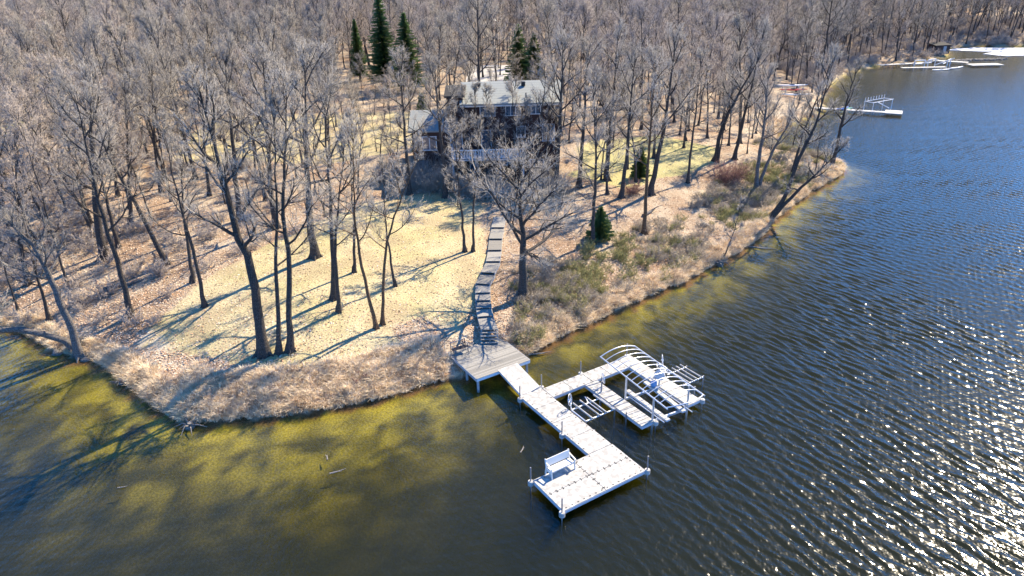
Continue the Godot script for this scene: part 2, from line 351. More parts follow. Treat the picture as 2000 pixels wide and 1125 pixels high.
func make_materials() -> void:
	var t_fine := noise_image(512, 0.05, 5, 3, 0.74, 1.0, 1.7)
	var t_soft := noise_image(256, 0.02, 4, 9, 0.92, 1.0, 1.5)
	var t_bark := noise_image(256, 0.06, 4, 11, 0.35, 1.0, 1.8)
	var m := mat("ground", Color.WHITE, 0.95)
	m.vertex_color_use_as_albedo = true
	grain(m, t_fine, Vector3.ONE * 0.21)
	m.metallic_specular = 0.2
	m.heightmap_enabled = true
	m.heightmap_texture = t_fine
	m.heightmap_scale = 6.0
	m = mat("bark", lin(0.13, 0.11, 0.093), 0.95)
	grain(m, t_bark, Vector3(1.6, 0.35, 1.6))
	m.heightmap_enabled = true
	m.heightmap_texture = t_bark
	m.heightmap_scale = 2.5
	m = mat("bark_orange", lin(0.30, 0.17, 0.085), 0.95)
	grain(m, t_bark, Vector3(1.6, 0.35, 1.6))
	m = mat("bark_pale", lin(0.30, 0.265, 0.235), 0.95)
	grain(m, t_bark, Vector3(1.6, 0.35, 1.6))
	mat("twig", lin(0.41, 0.37, 0.315), 0.85)
	mat("twig_dark", lin(0.34, 0.305, 0.255), 0.85)
	mat("twig_pink", lin(0.41, 0.345, 0.29), 0.85)
	mat("twig_red", lin(0.22, 0.11, 0.09), 0.85)
	m = mat("reed", Color.WHITE, 0.9)
	m.backlight_enabled = true
	m.backlight = Color(0.7, 0.66, 0.58)
	m.vertex_color_use_as_albedo = true
	m = mat("leaf", Color.WHITE, 0.85)
	m.backlight_enabled = true
	m.backlight = Color(0.4, 0.38, 0.34)
	m.vertex_color_use_as_albedo = true
	m = mat("needle", lin(0.095, 0.155, 0.045), 0.75)
	m.backlight_enabled = true
	m.backlight = Color(0.25, 0.3, 0.1)
	m = mat("needle_light", lin(0.10, 0.14, 0.035), 0.75)
	m.backlight_enabled = true
	m.backlight = Color(0.3, 0.32, 0.1)
	m = mat("dock_white", lin(0.50, 0.487, 0.455), 0.55)
	grain(m, noise_image(512, 0.02, 6, 17, 0.80, 1.0, 2.2), Vector3.ONE * 0.23)
	mat("dock_rim", lin(0.55, 0.56, 0.58), 0.5)
	mat("aluminium", lin(0.70, 0.71, 0.72), 0.35, 0.6)
	mat("galvanised", lin(0.30, 0.30, 0.31), 0.5, 0.5)
	mat("black", lin(0.02, 0.02, 0.022), 0.6)
	mat("dark_roof", lin(0.035, 0.033, 0.03), 0.95)
	mat("dark_iron", lin(0.035, 0.035, 0.045), 0.5, 0.3)
	mat("resin", lin(0.70, 0.68, 0.62), 0.5)
	mat("blue_plastic", lin(0.12, 0.30, 0.55), 0.4)
	for k in 3:
		var g: float = [0.36, 0.30, 0.41][k]
		m = mat("timber%d" % k, lin(g, g * 0.95, g * 0.84), 0.9)
		grain(m, t_fine, Vector3(0.9, 0.9, 0.9))
	m = mat("timber_side", lin(0.42, 0.42, 0.42), 0.85)
	grain(m, t_soft, Vector3.ONE * 0.6)
	m = mat("siding", lin(0.062, 0.030, 0.026), 0.85)
	grain(m, t_soft, Vector3.ONE * 0.5)
	m = mat("brown_siding", lin(0.075, 0.04, 0.03), 0.85)
	grain(m, t_soft, Vector3.ONE * 0.5)
	m = mat("shingle", lin(0.36, 0.38, 0.355), 0.95)
	grain(m, t_fine, Vector3(0.7, 0.7, 0.7))
	m = mat("shingle_pale", lin(0.62, 0.61, 0.58), 0.95)
	grain(m, t_soft, Vector3(0.5, 0.5, 0.5))
	mat("white_paint", lin(0.78, 0.78, 0.77), 0.6)
	m = mat("pane", lin(0.05, 0.09, 0.14), 0.05)
	m.metallic_specular = 0.9
	m = mat("rock", lin(0.30, 0.28, 0.25), 0.9)
	grain(m, t_bark, Vector3.ONE * 0.8)
	m = mat("driftwood", lin(0.42, 0.38, 0.33), 0.9)
	grain(m, t_bark, Vector3(1.0, 1.0, 1.0))
	m = mat("ice", lin(0.72, 0.75, 0.78), 0.5)
	grain(m, t_soft, Vector3.ONE * 0.06)
	mat("red_boat", lin(0.45, 0.03, 0.03), 0.35)
	mat("teal_boat", lin(0.03, 0.32, 0.30), 0.35)
	mat("blue_boat", lin(0.03, 0.12, 0.38), 0.35)
	mat("white_boat", lin(0.78, 0.78, 0.76), 0.35)
	m = mat("concrete", lin(0.45, 0.43, 0.40), 0.9)
	grain(m, t_soft, Vector3.ONE * 0.3)


# ---------------------------------------------------------------- trees
func rv() -> Vector3:
	return Vector3(rng.randf_range(-1, 1), rng.randf_range(-1, 1), rng.randf_range(-1, 1))

func spike(p: Vector3, q: Vector3, r: float) -> void:   # a twig: three sides running to a point
	var t := (q - p).normalized()
	var k := ring(p, t, r, 3)
	bv.append(q)
	bn.append(t)
	bi.append_array(PackedInt32Array([k, k + 3, k + 1, k + 1, k + 3, k + 2, k + 2, k + 3, k]))

func turned(d: Vector3, ang: float) -> Vector3:
	var side := d.cross(rv()).normalized()
	return (d * cos(ang) + side * sin(ang)).normalized()

var limbs_made := []

func branch(p: Vector3, d: Vector3, length: float, r: float, lev: int, o: Dictionary) -> void:
	if lev >= 3:
		var q := p + d * length * 0.55
		if o.fine:
			var d2 := (d + rv() * 0.5 + Vector3(0, 0.15, 0)).normalized()
			spike(p, q, r)
			spike(p + d * length * 0.4, p + d * length * 0.4 + d2 * length * 0.6, r * 0.8)
			spike(p + d * length * 0.15, p + d * length * 0.15 + turned(d, 0.7) * length * 0.5, r * 0.75)
		else:
			spike(p, p + (d + rv() * 0.2).normalized() * length, r)
			spike(p + d * length * 0.3, p + d * length * 0.3 + turned(d, 0.7) * length * 0.6, r * 0.8)
		return
	var segs: int = [5, 4, 3][lev]
	var limb: bool = lev < 2 and not o.get("shrub", false)
	var lp := [p]
	var lr := [r]
	var sides: int = [5, 4, 3][lev]
	var step := length / segs
	var kids: float = o.kids[lev]
	var t := d
	var k0 := 0 if limb else ring(p, d, r, sides)
	for s in segs:
		t = (t + rv() * o.wig[lev] + Vector3(0, o.up[lev], 0)).normalized()
		var q := p + t * step
		var r2: float = r * (1.0 - 0.62 * (s + 1) / segs)
		if limb:
			lp.append(q)
			lr.append(maxf(r2, 0.008))
		else:
			var k := ring(q, t, maxf(r2, 0.006), sides)
			link(k0, k, sides)
			k0 = k
		if not (lev == 0 and s == 0):
			var n := int(kids) + (1 if rng.randf() < kids - int(kids) else 0)
			for c in n:
				var rel := float(s + 1) / segs
				var at := p.lerp(q, rng.randf())
				var cl: float = length * o.shrink[lev] * (1.15 - 0.55 * rel) * rng.randf_range(0.7, 1.25)
				branch(at, turned(t, rng.randf_range(0.45, 0.95)), cl, maxf(0.0085, r2 * 0.6) if lev < 2 else (0.0105 if o.fine else 0.013), lev + 1, o)
		p = q
	if limb:
		limbs_made.append([lp, lr, sides])
	branch(p, t, length * 0.35, maxf(r * 0.35, 0.01), mini(lev + 2, 3), o)

# Returns [trunk mesh, crown mesh]; path is local, starting at the base.
func grow(path: Array, r0: float, spread: float, limbs: int, t0: float, fine := true, droop := 0.0) -> Array:
	var pts := [Vector3(0, -0.25, 0), Vector3(0, 0.05, 0)]
	var full := [Vector3.ZERO] + path
	var cur := Curve3D.new()
	for i in full.size():
		var tan: Vector3 = (full[mini(i + 1, full.size() - 1)] - full[maxi(i - 1, 0)]) * 0.18
		cur.add_point(full[i], -tan, tan)
	var total := cur.get_baked_length()
	var rad := [r0 * 1.7, r0 * 1.5]
	var n := 14
	for i in range(1, n + 1):
		var f := float(i) / n
		var q := cur.sample_baked(total * f)
		q += Vector3(rng.randf_range(-1, 1), 0, rng.randf_range(-1, 1)) * 0.055 * (1.0 if i < n else 0.0)
		pts.append(q)
		rad.append(r0 * ((1.0 - 0.30 * f / t0) if f < t0 else 0.70 * (1.0 - 0.85 * (f - t0) / (1.0 - t0))) * (1.08 if i == 1 else 1.0))
	limbs_made = []
	begin()
	var o := {"kids": [1.4, 1.55, 1.45 if fine else 1.25], "wig": [0.2, 0.24, 0.26], "up": [0.12 - droop, 0.10 - droop, 0.08 - droop], "shrink": [0.55, 0.6, 0.8], "fine": fine}
	var az := rng.randf() * TAU
	for l in limbs:
		var f := t0 + (1.0 - t0) * (float(l) + rng.randf() * 0.6) / limbs
		var p := cur.sample_baked(total * f)
		var rel := (f - t0) / (1.0 - t0)
		az += 2.4 + rng.randf_range(-0.4, 0.4)
		var el := lerpf(0.35, 1.15, rel) + rng.randf_range(-0.15, 0.15) - droop * 2.5
		var d := Vector3(cos(az) * cos(el), sin(el), sin(az) * cos(el))
		branch(p, d, spread * lerpf(1.1, 0.62, rel) * rng.randf_range(0.75, 1.15), maxf(r0 * lerpf(0.40, 0.2, rel), 0.03), 0, o)
	var tip: Vector3 = full[full.size() - 1]
	for l in 3:
		branch(tip - (tip - full[full.size() - 2]).normalized() * 0.2, turned(((tip - full[full.size() - 2]).normalized() + Vector3(0, 0.3, 0)).normalized(), 0.4), spread * 0.5, maxf(0.03, r0 * 0.14), 0, o)
	var crown := finish()
	begin()
	tube(pts, rad, 9, false)
	for b in 5:   # root flares
		var an := TAU * (b + rng.randf() * 0.5) / 5.0
		var dv := Vector3(cos(an), 0, sin(an))
		tube([Vector3(0, 0.55, 0) + dv * r0 * 0.6, dv * r0 * 1.5 + Vector3(0, 0.08, 0), dv * r0 * 2.5 + Vector3(0, -0.15, 0)], [r0 * 0.4, r0 * 0.35, r0 * 0.12], 5, false)
	for l in limbs_made:
		tube(l[0], l[1], l[2], false)
	return [finish(), crown]

func tree(called: String, label: String, meshes: Array, at: Vector3, bark: Material, twigs: Material, yaw := 0.0, s := 1.0, group := "") -> Node3D:
	var t := thing(called, label, "tree", at, yaw, group)
	t.scale = Vector3.ONE * s
	piece("trunk", meshes[0], bark, t)
	piece("crown", meshes[1], twigs, t)
	return t

func hero_trees() -> void:
	var i := 0
	for h in HEROES:
		rng.seed = 1000 + i * 17
		var m := grow(h[1], h[2], h[3], h[4], h[5], true, 0.07 if i == 17 else 0.0)
		var bark: Material = M.bark_orange if i in [5, 6, 20] else M.bark_pale if i in [16, 27, 28] else M.bark
		var tw: Material = M.twig_dark if i % 3 == 1 else M.twig
		tree("bare_tree", h[6], m, Vector3(h[0].x, ground_y(h[0].x, h[0].z), h[0].z), bark, tw, 0.0, 1.0)
		i += 1
	# the second stem that reaches out low over the water from the same left shore
	rng.seed = 77
	var m2 := grow([Vector3(-0.56, 1.2, 0.4), Vector3(-2.4, 2.6, 1.4), Vector3(-4.6, 3.1, 2.6), Vector3(-6.6, 3.6, 3.4)], 0.26, 2.0, 7, 0.6)
	tree("bare_tree", "pale trunk bending nearly flat over the water from the left shore", m2, Vector3(-31.0, ground_y(-31.0, -43.2), -43.2), M.bark_pale, M.twig)

func on_screen(p: Vector3) -> bool:   # does the photograph's view reach this spot or the crown above it
	var q := cam.global_transform.affine_inverse() * p
	return q.z < -5.0 and absf(q.x / -q.z) < 0.80 and q.y / -q.z > -0.5

const KINDS := 16

func woods() -> void:
	var kinds := []
	for v in KINDS:
		rng.seed = 5000 + v * 31
		var h := rng.randf_range(10.0, 16.5)
		var lx := rng.randf_range(-2.2, 2.2)
		var lz := rng.randf_range(-2.2, 2.2)
		kinds.append(grow([Vector3(lx * 0.2, h * 0.33, lz * 0.2), Vector3(lx * 0.6, h * 0.66, lz * 0.5), Vector3(lx, h, lz)], rng.randf_range(0.11, 0.24), rng.randf_range(2.6, 4.6), rng.randi_range(11, 14), rng.randf_range(0.26, 0.42), false))
	print("kinds ", Time.get_ticks_msec())
	rng.seed = 4242
	var spots := []
	var grid := {}
	var short := {}
	var tries := 0
	while tries < 30000:
		tries += 1
		var far := rng.randf()
		var z := -46.0 - 330.0 * pow(far, 1.5)
		var x := rng.randf_range(-0.84, 0.84) * (-z + 12.0)
		if tries % 5 == 0 and x > 20.0:
			z = rng.randf_range(-70.0, -240.0)
		if z > -54.0 and x > -32.0:
			continue
		var d := shore_d(x, z)
		if d < 1.2:
			continue
		if x > -34.0 and x < 6.0 and z > -66.0:
			continue
		if x > 5.0 and z > -78.0 and d < 14.0:
			continue
		if absf(x) < 9.5 and z > -86.0:
			continue
		if x > -9.5 and x < 3.5 and z > -156.0 and rng.randf() < 0.9:
			continue
		var lw := lawn_at(x, z)
		if lw > 0 and rng.randf() < (0.9 if lw == 2 else 0.55):
			continue
		if x < -8.0 and z > -95.0 and rng.randf() < 0.25:
			continue
		var gap := 3.4 if z > -110.0 else 3.3 if z > -200.0 else 4.0
		if x > 55.0:
			gap = 3.0
		var shaded := false
		for c in [Vector2(-20.8, -124.0), Vector2(-16.6, -122.0), Vector2(2.0, -118.0), Vector2(4.6, -119.0), Vector2(-27.4, -135.0)]:
			if z > c.y - 4.0 and z < -62.0 and absf(x - c.x * z / c.y) < 3.2:
				shaded = true
		if z > -132.0 and z < -80.0 and absf(x + 0.403 * z) < 4.5:
			shaded = true
		if shaded and (z < -112.0 or rng.randf() < 0.3):
			continue
		var cell := Vector2i(int(floor(x / 4.8)), int(floor(z / 4.8)))
		var ok := true
		for a in range(-1, 2):
			for b in range(-1, 2):
				for q in grid.get(cell + Vector2i(a, b), []):
					if Vector2(x, z).distance_to(q) < gap:
						ok = false
		if not ok:
			continue
		if not on_screen(Vector3(x, 10, z)):
			continue
		if not grid.has(cell):
			grid[cell] = []
		grid[cell].append(Vector2(x, z))
		spots.append(Vector3(x, height_of(x, z, d), z))
		if shaded:
			short[spots[spots.size() - 1]] = true
	spots.sort_custom(func(a, b): return Vector2(a.x, a.z).length() < Vector2(b.x, b.z).length())
	print("tree spots ", spots.size(), " ", Time.get_ticks_msec())
	var bufs := []
	for v in KINDS:
		bufs.append([])
	for i in spots.size():
		var p: Vector3 = spots[i]
		var v := rng.randi() % KINDS
		var yaw := rng.randf() * TAU
		var s := rng.randf_range(0.62, 1.12)
		if short.has(p):
			s = rng.randf_range(0.42, 0.55)
		var red := noise.get_noise_2d(p.x * 0.9, p.z * 0.9) > 0.05
		if i < 255:
			var look := ("short " if s < 0.84 else "tall " if s > 1.0 else "mid-height ") + ("pink-grey" if red else "grey")
			var label := look + (" bare tree deep in the woods on the left" if p.z < -85.0 else " bare tree at the front of the leaf-strewn woods on the left")
			var group := look + (" trees deep in the left woods" if p.z < -85.0 else " trees at the front of the left woods")
			if p.x > 9.0 and shore_d(p.x, p.z) < 12.0:
				label = look + (" bare tree on the wooded shore facing the far bay" if p.z < -100.0 else " bare tree on the wooded shore near the point")
				group = look + (" trees on the bay shore" if p.z < -100.0 else " trees on the shore near the point")
			elif p.x > 9.0:
				label = look + (" bare tree far back in the woods right of the house" if p.z < -105.0 else " bare tree just behind the side lawn right of the house")
				group = look + (" trees far right of the house" if p.z < -105.0 else " trees behind the side lawn")
			elif p.x > -12.0:
				label = look + " bare tree in the woods behind the house"
				group = look + " trees behind the house"
			elif p.x > -34.0:
				label = look + (" bare tree behind the lawn left of the house" if p.z < -95.0 else " bare tree on the near edge of the lawn left of the house")
				group = look + (" trees behind the side lawn" if p.z < -95.0 else " trees on the near edge of the left lawn")
			tree("bare_tree", label, kinds[v], p, M.bark, M.twig_pink if red else M.twig_dark, yaw, s, group)
		else:
			bufs[v].append(Transform3D(Basis(Vector3.UP, yaw).scaled(Vector3.ONE * s * rng.randf_range(0.95, 1.2)), p))
	var root := Node3D.new()
	root.name = "far_woods"
	add_child(root)
	tag(root, "dense grey bare woodland filling the distance behind the house and the bay", "woodland")
	root.set_meta("kind", "stuff")
	for v in KINDS:
		scatter("trunk_mass", kinds[v][0], M.bark, root, bufs[v])
		scatter("twig_mass", kinds[v][1], M.twig_pink if v % 2 == 0 else M.twig_dark, root, bufs[v])

func scatter(called: String, m: Mesh, material: Material, parent: Node, xfs: Array, cols: Array = []) -> MultiMeshInstance3D:
	if xfs.is_empty():
		return null
	var mm := MultiMesh.new()
	mm.transform_format = MultiMesh.TRANSFORM_3D
	mm.use_colors = not cols.is_empty()
	mm.mesh = m
	mm.instance_count = xfs.size()
	var buf := PackedFloat32Array()
	var stride := 16 if mm.use_colors else 12
	buf.resize(xfs.size() * stride)
	for i in xfs.size():
		var t: Transform3D = xfs[i]
		var k := i * stride
		for r in 3:
			buf[k + r * 4] = t.basis.x[r]
			buf[k + r * 4 + 1] = t.basis.y[r]
			buf[k + r * 4 + 2] = t.basis.z[r]
			buf[k + r * 4 + 3] = t.origin[r]
		if mm.use_colors:
			var c: Color = cols[i]
			buf[k + 12] = c.r
			buf[k + 13] = c.g
			buf[k + 14] = c.b
			buf[k + 15] = 1.0
	mm.buffer = buf
	var o := MultiMeshInstance3D.new()
	o.name = called
	o.multimesh = mm
	o.material_override = material
	o.set_meta("kind", "stuff")
	parent.add_child(o, true)
	return o

func conifer_meshes(h: float, w: float, seed_: int) -> Array:
	rng.seed = seed_
	begin()
	tube([Vector3(0, -0.2, 0), Vector3(0, h * 0.5, 0), Vector3(0, h, 0)], [0.018 * h + 0.04, 0.011 * h + 0.02, 0.01], 7, false)
	var trunk := finish()
	begin()
	var y := h * 0.10
	while y < h * 0.985:
		var rel := 1.0 - y / h
		var reach := w * pow(rel, 0.8) * rng.randf_range(0.85, 1.1) + 0.08
		var nb := 11 if rel > 0.4 else 9
		var a0 := rng.randf() * TAU
		for b in nb:
			var an := a0 + TAU * b / nb + rng.randf_range(-0.25, 0.25)
			var rr := reach * rng.randf_range(0.5, 1.3)
			var dv := Vector3(cos(an), 0, sin(an))
			var sd := Vector3(-dv.z, 0, dv.x)
			var n := int(clampf(rr / 0.10, 4, 24))
			for k in n:
				var f := (k + 0.6) / n
				var c := Vector3(0, y, 0) + dv * rr * f + Vector3(0, -rr * 0.22 * f + 0.16 * rr * f * f + 0.25 * (0.5 - fmod(absf(an * 7.3), 1.0)), 0)
				var wd := 0.13 + 0.30 * rr * (1.0 - f) * 0.55
				for sg in [-1.0, 1.0]:
					var out: Vector3 = (sd * sg + dv * 0.7).normalized()
					var q := c + out * wd * rng.randf_range(0.8, 1.3) + Vector3(0, -0.07 - rng.randf() * 0.06, 0)
					var up := Vector3(0, 0.05 + rng.randf() * 0.05, 0)
					tri(c - dv * 0.10, q, c + dv * 0.10 + up)
					tri(c - up - dv * 0.05, q - dv * 0.05 + up, c + dv * 0.05 - up)
		y += maxf(0.10, h * 0.0135) * rng.randf_range(0.7, 1.3)
	return [trunk, finish()]

func conifer(label: String, at: Vector2, h: float, w: float, seed_: int, needles: Material, called := "spruce_tree") -> void:
	var t := thing(called, label, "tree", Vector3(at.x, ground_y(at.x, at.y), at.y))
	var m := conifer_meshes(h, w, seed_)
	piece("trunk", m[0], M.bark, t)
	piece("crown", m[1], needles, t)

func shrub_mesh(h: float, w: float, stems: int, seed_: int, fine := true) -> ArrayMesh:
	rng.seed = seed_
	begin()
	var o := {"kids": [2.0, 2.0, 2.0], "wig": [0.25, 0.3, 0.3], "up": [0.06, 0.04, 0.02], "shrink": [0.5, 0.5, 0.6], "fine": fine, "shrub": true}
	for s in stems:
		var an := rng.randf() * TAU
		var d := Vector3(cos(an) * w, h * rng.randf_range(0.7, 1.1), sin(an) * w).normalized()
		branch(Vector3(cos(an), 0, sin(an)) * rng.randf() * w * 0.3, d, h * rng.randf_range(0.65, 1.0), 0.012, 1, o)
	return finish()

func bush(called: String, label: String, x: float, z: float, h: float, w: float, stems: int, seed_: int, m: Material) -> void:
	var t := thing(called, label, "shrub", Vector3(x, ground_y(x, z) - 0.05, z))
	piece("branches", shrub_mesh(h, w, stems, seed_), m, t)

func undergrowth() -> void:
	# brush on the bank to the right of the steps, and along the shore to the point
	var kinds := []
	for v in 3:
		kinds.append(shrub_mesh(1.15, 0.8, 9, 800 + v, false))
	rng.seed = 99
	var xf := [[], [], []]
	var xg := [[], [], []]
	var xl := [[], [], []]
	for i in 5200:
		var x := rng.randf_range(-1.0, 44.0)
		var z := -40.0 - x * 1.15 + rng.randf_range(-16.0, 3.0)
		var d := shore_d(x, z)
		if d < 0.5 or d > 7.5:
			continue
		if x < 0.2 + 0.0 and z < -41.0:
			continue
		var dens := 0.48 + 0.8 * noise.get_noise_2d(x * 3.0 + 70.0, z * 3.0)
		if x < 7.0:
			dens += 0.35
		dens *= 1.0 - d / 10.0
		if rng.randf() > dens:
			continue
		var t := Transform3D(Basis(Vector3.UP, rng.randf() * TAU).scaled(Vector3.ONE * rng.randf_range(0.35, 0.9)), Vector3(x, height_of(x, z, d) - 0.03, z))
		if noise.get_noise_2d(x * 2.2, z * 2.2 + 900.0) > 0.0 or rng.randf() < 0.2:
			xg[i % 3].append(t)
		else:
			xf[i % 3].append(t)
	for i in 3400:   # brush on the far shore of the bay
		var f := rng.randf()
		var x := rng.randf_range(58.0, 175.0)
		var z := rng.randf_range(-140.0, -240.0)
		var d := shore_d(x, z)
		if d < 0.5 or d > 40.0:
			continue
		xl[i % 3].append(Transform3D(Basis(Vector3.UP, f * TAU).scaled(Vector3.ONE * (0.8 + f)), Vector3(x, height_of(x, z, d), z)))
	for i in 2600:   # woodland brush on the left and behind
		var z := rng.randf_range(-44.0, -130.0)
		var x := rng.randf_range(-0.85, -0.25) * (-z + 6.0)
		if x > -22.0 or lawn_at(x, z) > 0:
			continue
		var d := shore_d(x, z)
		if d < 0.6 or rng.randf() > 0.16 + 0.7 * noise.get_noise_2d(x * 2.0, z * 2.0):
			continue
		xl[i % 3].append(Transform3D(Basis(Vector3.UP, rng.randf() * TAU).scaled(Vector3.ONE * rng.randf_range(0.6, 1.5)), Vector3(x, height_of(x, z, d), z)))
	var mo := mat("twig_olive", lin(0.25, 0.235, 0.09), 0.85)
	var mg := mat("twig_grey", lin(0.34, 0.29, 0.225), 0.85)
	for part in [["bank_brush", "tangled grey and olive brush covering the bank beside the steps", xf, mg, xg, mo], ["woodland_brush", "low reddish brush on the leaf litter under the woods", xl, M.twig_pink, [[], [], []], mo]]:
		var root := Node3D.new()
		root.name = part[0]
		add_child(root)
		tag(root, part[1], "brush")
		root.set_meta("kind", "stuff")
		for v in 3:
			scatter("brush_mass", kinds[v], part[3], root, part[2][v])
			scatter("olive_brush_mass", kinds[v], part[5], root, part[4][v])

func reeds() -> void:
	rng.seed = 321
	var kinds := []
	for v in 3:
		begin()
		for b in 30:
			var an := rng.randf() * TAU
			var p := Vector3(cos(an), 0, sin(an)) * rng.randf() * 0.16
			var hgt := rng.randf_range(0.25, 0.62)
			var lean := Vector3(cos(an + rng.randf_range(-1, 1)), 0, sin(an + rng.randf_range(-1, 1))) * rng.randf_range(0.2, 1.1)
			var sd := Vector3(-sin(an), 0, cos(an)) * rng.randf_range(0.008, 0.014)
			var mid := p + Vector3(0, hgt * 0.6, 0) + lean * hgt * 0.4
			var top := p + Vector3(0, hgt * rng.randf_range(0.6, 1.0), 0) + lean * hgt * 1.1
			quad(p - sd, p + sd, mid + sd, mid - sd)
			tri(mid - sd, mid + sd, top)
		kinds.append(finish())
	var xf := [[], [], []]
	var cl := [[], [], []]
	var n := 0
	for i in 34000:
		var k := rng.randi_range(2, 38)
		var a := SHORE[k]
		var b := SHORE[k + 1]
		if rng.randf() > a.distance_to(b) / 6.0:
			continue
		var p := a.lerp(b, rng.randf())
		var nrm := (b - a).normalized().orthogonal() * -1.0
		var wide := 3.4 if k > 8 and k < 17 else 1.3
		p -= nrm * (pow(rng.randf(), 1.4) * wide)
		var d := shore_d(p.x, p.y)
		if d < 0.02 or d > wide + 0.3:
			continue
		if p.x > -4.4 and p.x < 0.6 and p.y > -42.3 and d > 0.2:
			continue
		var dark := rng.randf_range(0.72, 1.1)
		var s := rng.randf_range(0.55, 1.25)
		if k < 7:
			s *= 0.7
		xf[i % 3].append(Transform3D(Basis(Vector3.UP, rng.randf() * TAU).scaled(Vector3(s, s * rng.randf_range(0.7, 1.2), s)), Vector3(p.x, height_of(p.x, p.y, d) - 0.02, p.y)))
		cl[i % 3].append(Color(0.90 * dark, 0.77 * dark, 0.57 * dark) if rng.randf() < 0.8 else Color(0.48 * dark, 0.33 * dark, 0.20 * dark))
	var root := Node3D.new()
	root.name = "dry_reeds"
	add_child(root)
	tag(root, "pale dry reeds and matted grass along the lake edge", "reeds")
	root.set_meta("kind", "stuff")
	for v in 3:
		scatter("reed_mass", kinds[v], M.reed, root, xf[v], cl[v])

func leaves() -> void:
	rng.seed = 654
	begin()
	quad(Vector3(-0.5, 0, -0.3), Vector3(-0.5, 0.0, 0.3), Vector3(0.0, 0.16, 0.36), Vector3(0.0, 0.16, -0.36))
	quad(Vector3(0.0, 0.16, -0.36), Vector3(0.0, 0.16, 0.36), Vector3(0.55, 0.02, 0.2), Vector3(0.55, 0.02, -0.2))
	var m := finish()
	var xf := []
	var cl := []
	var tones := [Color(0.60, 0.42, 0.28), Color(0.68, 0.53, 0.38), Color(0.44, 0.27, 0.16), Color(0.74, 0.62, 0.48), Color(0.28, 0.17, 0.10), Color(0.58, 0.35, 0.20)]
	for i in 230000:
		var z := -38.0 - 62.0 * pow(rng.randf(), 1.5)
		var x := rng.randf_range(-0.78, 0.55) * (-z + 4.0)
		var d := shore_d(x, z)
		if d < 0.4:
			continue
		var lw := lawn_at(x, z)
		if lw > 0 and rng.randf() > 0.16:
			continue
		if lw == 0 and rng.randf() > 0.75 + 0.5 * noise.get_noise_2d(x * 5.0, z * 5.0):
			continue
		var s := rng.randf_range(0.07, 0.15)
		xf.append(Transform3D(Basis.from_euler(Vector3(rng.randf_range(-0.5, 0.5), rng.randf() * TAU, rng.randf_range(-0.5, 0.5))).scaled(Vector3.ONE * s), Vector3(x, height_of(x, z, d) + 0.012, z)))
		cl.append(tones[rng.randi() % 6])
	var o := scatter("fallen_leaves", m, M.leaf, self, xf, cl)
	tag(o, "tan and brown fallen leaves scattered over the bank, woods and lawn", "leaves")


# ---------------------------------------------------------------- ground, lake
func lines(stops: Array) -> PackedFloat32Array:   # [[from, step], ..., [end, 0]]
	var r := PackedFloat32Array()
	for i in stops.size() - 1:
		var n := int(ceil(absf(stops[i + 1][0] - stops[i][0]) / stops[i][1]))
		for k in n:
			r.append(lerpf(stops[i][0], stops[i + 1][0], float(k) / n))
	r.append(stops[stops.size() - 1][0])
	return r

func sheet(xs: PackedFloat32Array, zs: PackedFloat32Array, keep: PackedByteArray) -> void:
	var nx := xs.size()
	for j in zs.size() - 1:
		for i in nx - 1:
			var k := j * nx + i
			if keep.size() and not (keep[k] or keep[k + 1] or keep[k + nx] or keep[k + nx + 1]):
				continue
			bi.append_array(PackedInt32Array([k, k + 1, k + nx, k + 1, k + nx + 1, k + nx]))

func ground() -> void:
	var xs := lines([[-1400.0, 100.0], [-300.0, 20.0], [-110.0, 3.0], [-60.0, 0.5], [46.0, 2.0], [160.0, 20.0], [400.0, 100.0], [1400.0, 0.0]])
	var zs := lines([[-1400.0, 100.0], [-400.0, 20.0], [-240.0, 3.0], [-130.0, 1.2], [-92.0, 0.5], [-24.0, 2.0], [6.0, 20.0], [46.0, 0.0]])
	begin()
	var nx := xs.size()
	var nz := zs.size()
	bv.resize(nx * nz)
	bn.resize(nx * nz)
	bc.resize(nx * nz)
	for j in nz:
		for i in nx:
			var x := xs[i]
			var z := zs[j]
			var d := shore_d(x, z)
			var k := j * nx + i
			bv[k] = Vector3(x, height_of(x, z, d), z)
			bc[k] = ground_color(x, z, d)
	for j in nz:
		for i in nx:
			var k := j * nx + i
			var dx := bv[j * nx + mini(i + 1, nx - 1)] - bv[j * nx + maxi(i - 1, 0)]
			var dz := bv[mini(j + 1, nz - 1) * nx + i] - bv[maxi(j - 1, 0) * nx + i]
			bn[k] = dz.cross(dx).normalized()
	sheet(xs, zs, PackedByteArray())
	var o := piece("ground", finish(), M.ground, self)
	structure(o)

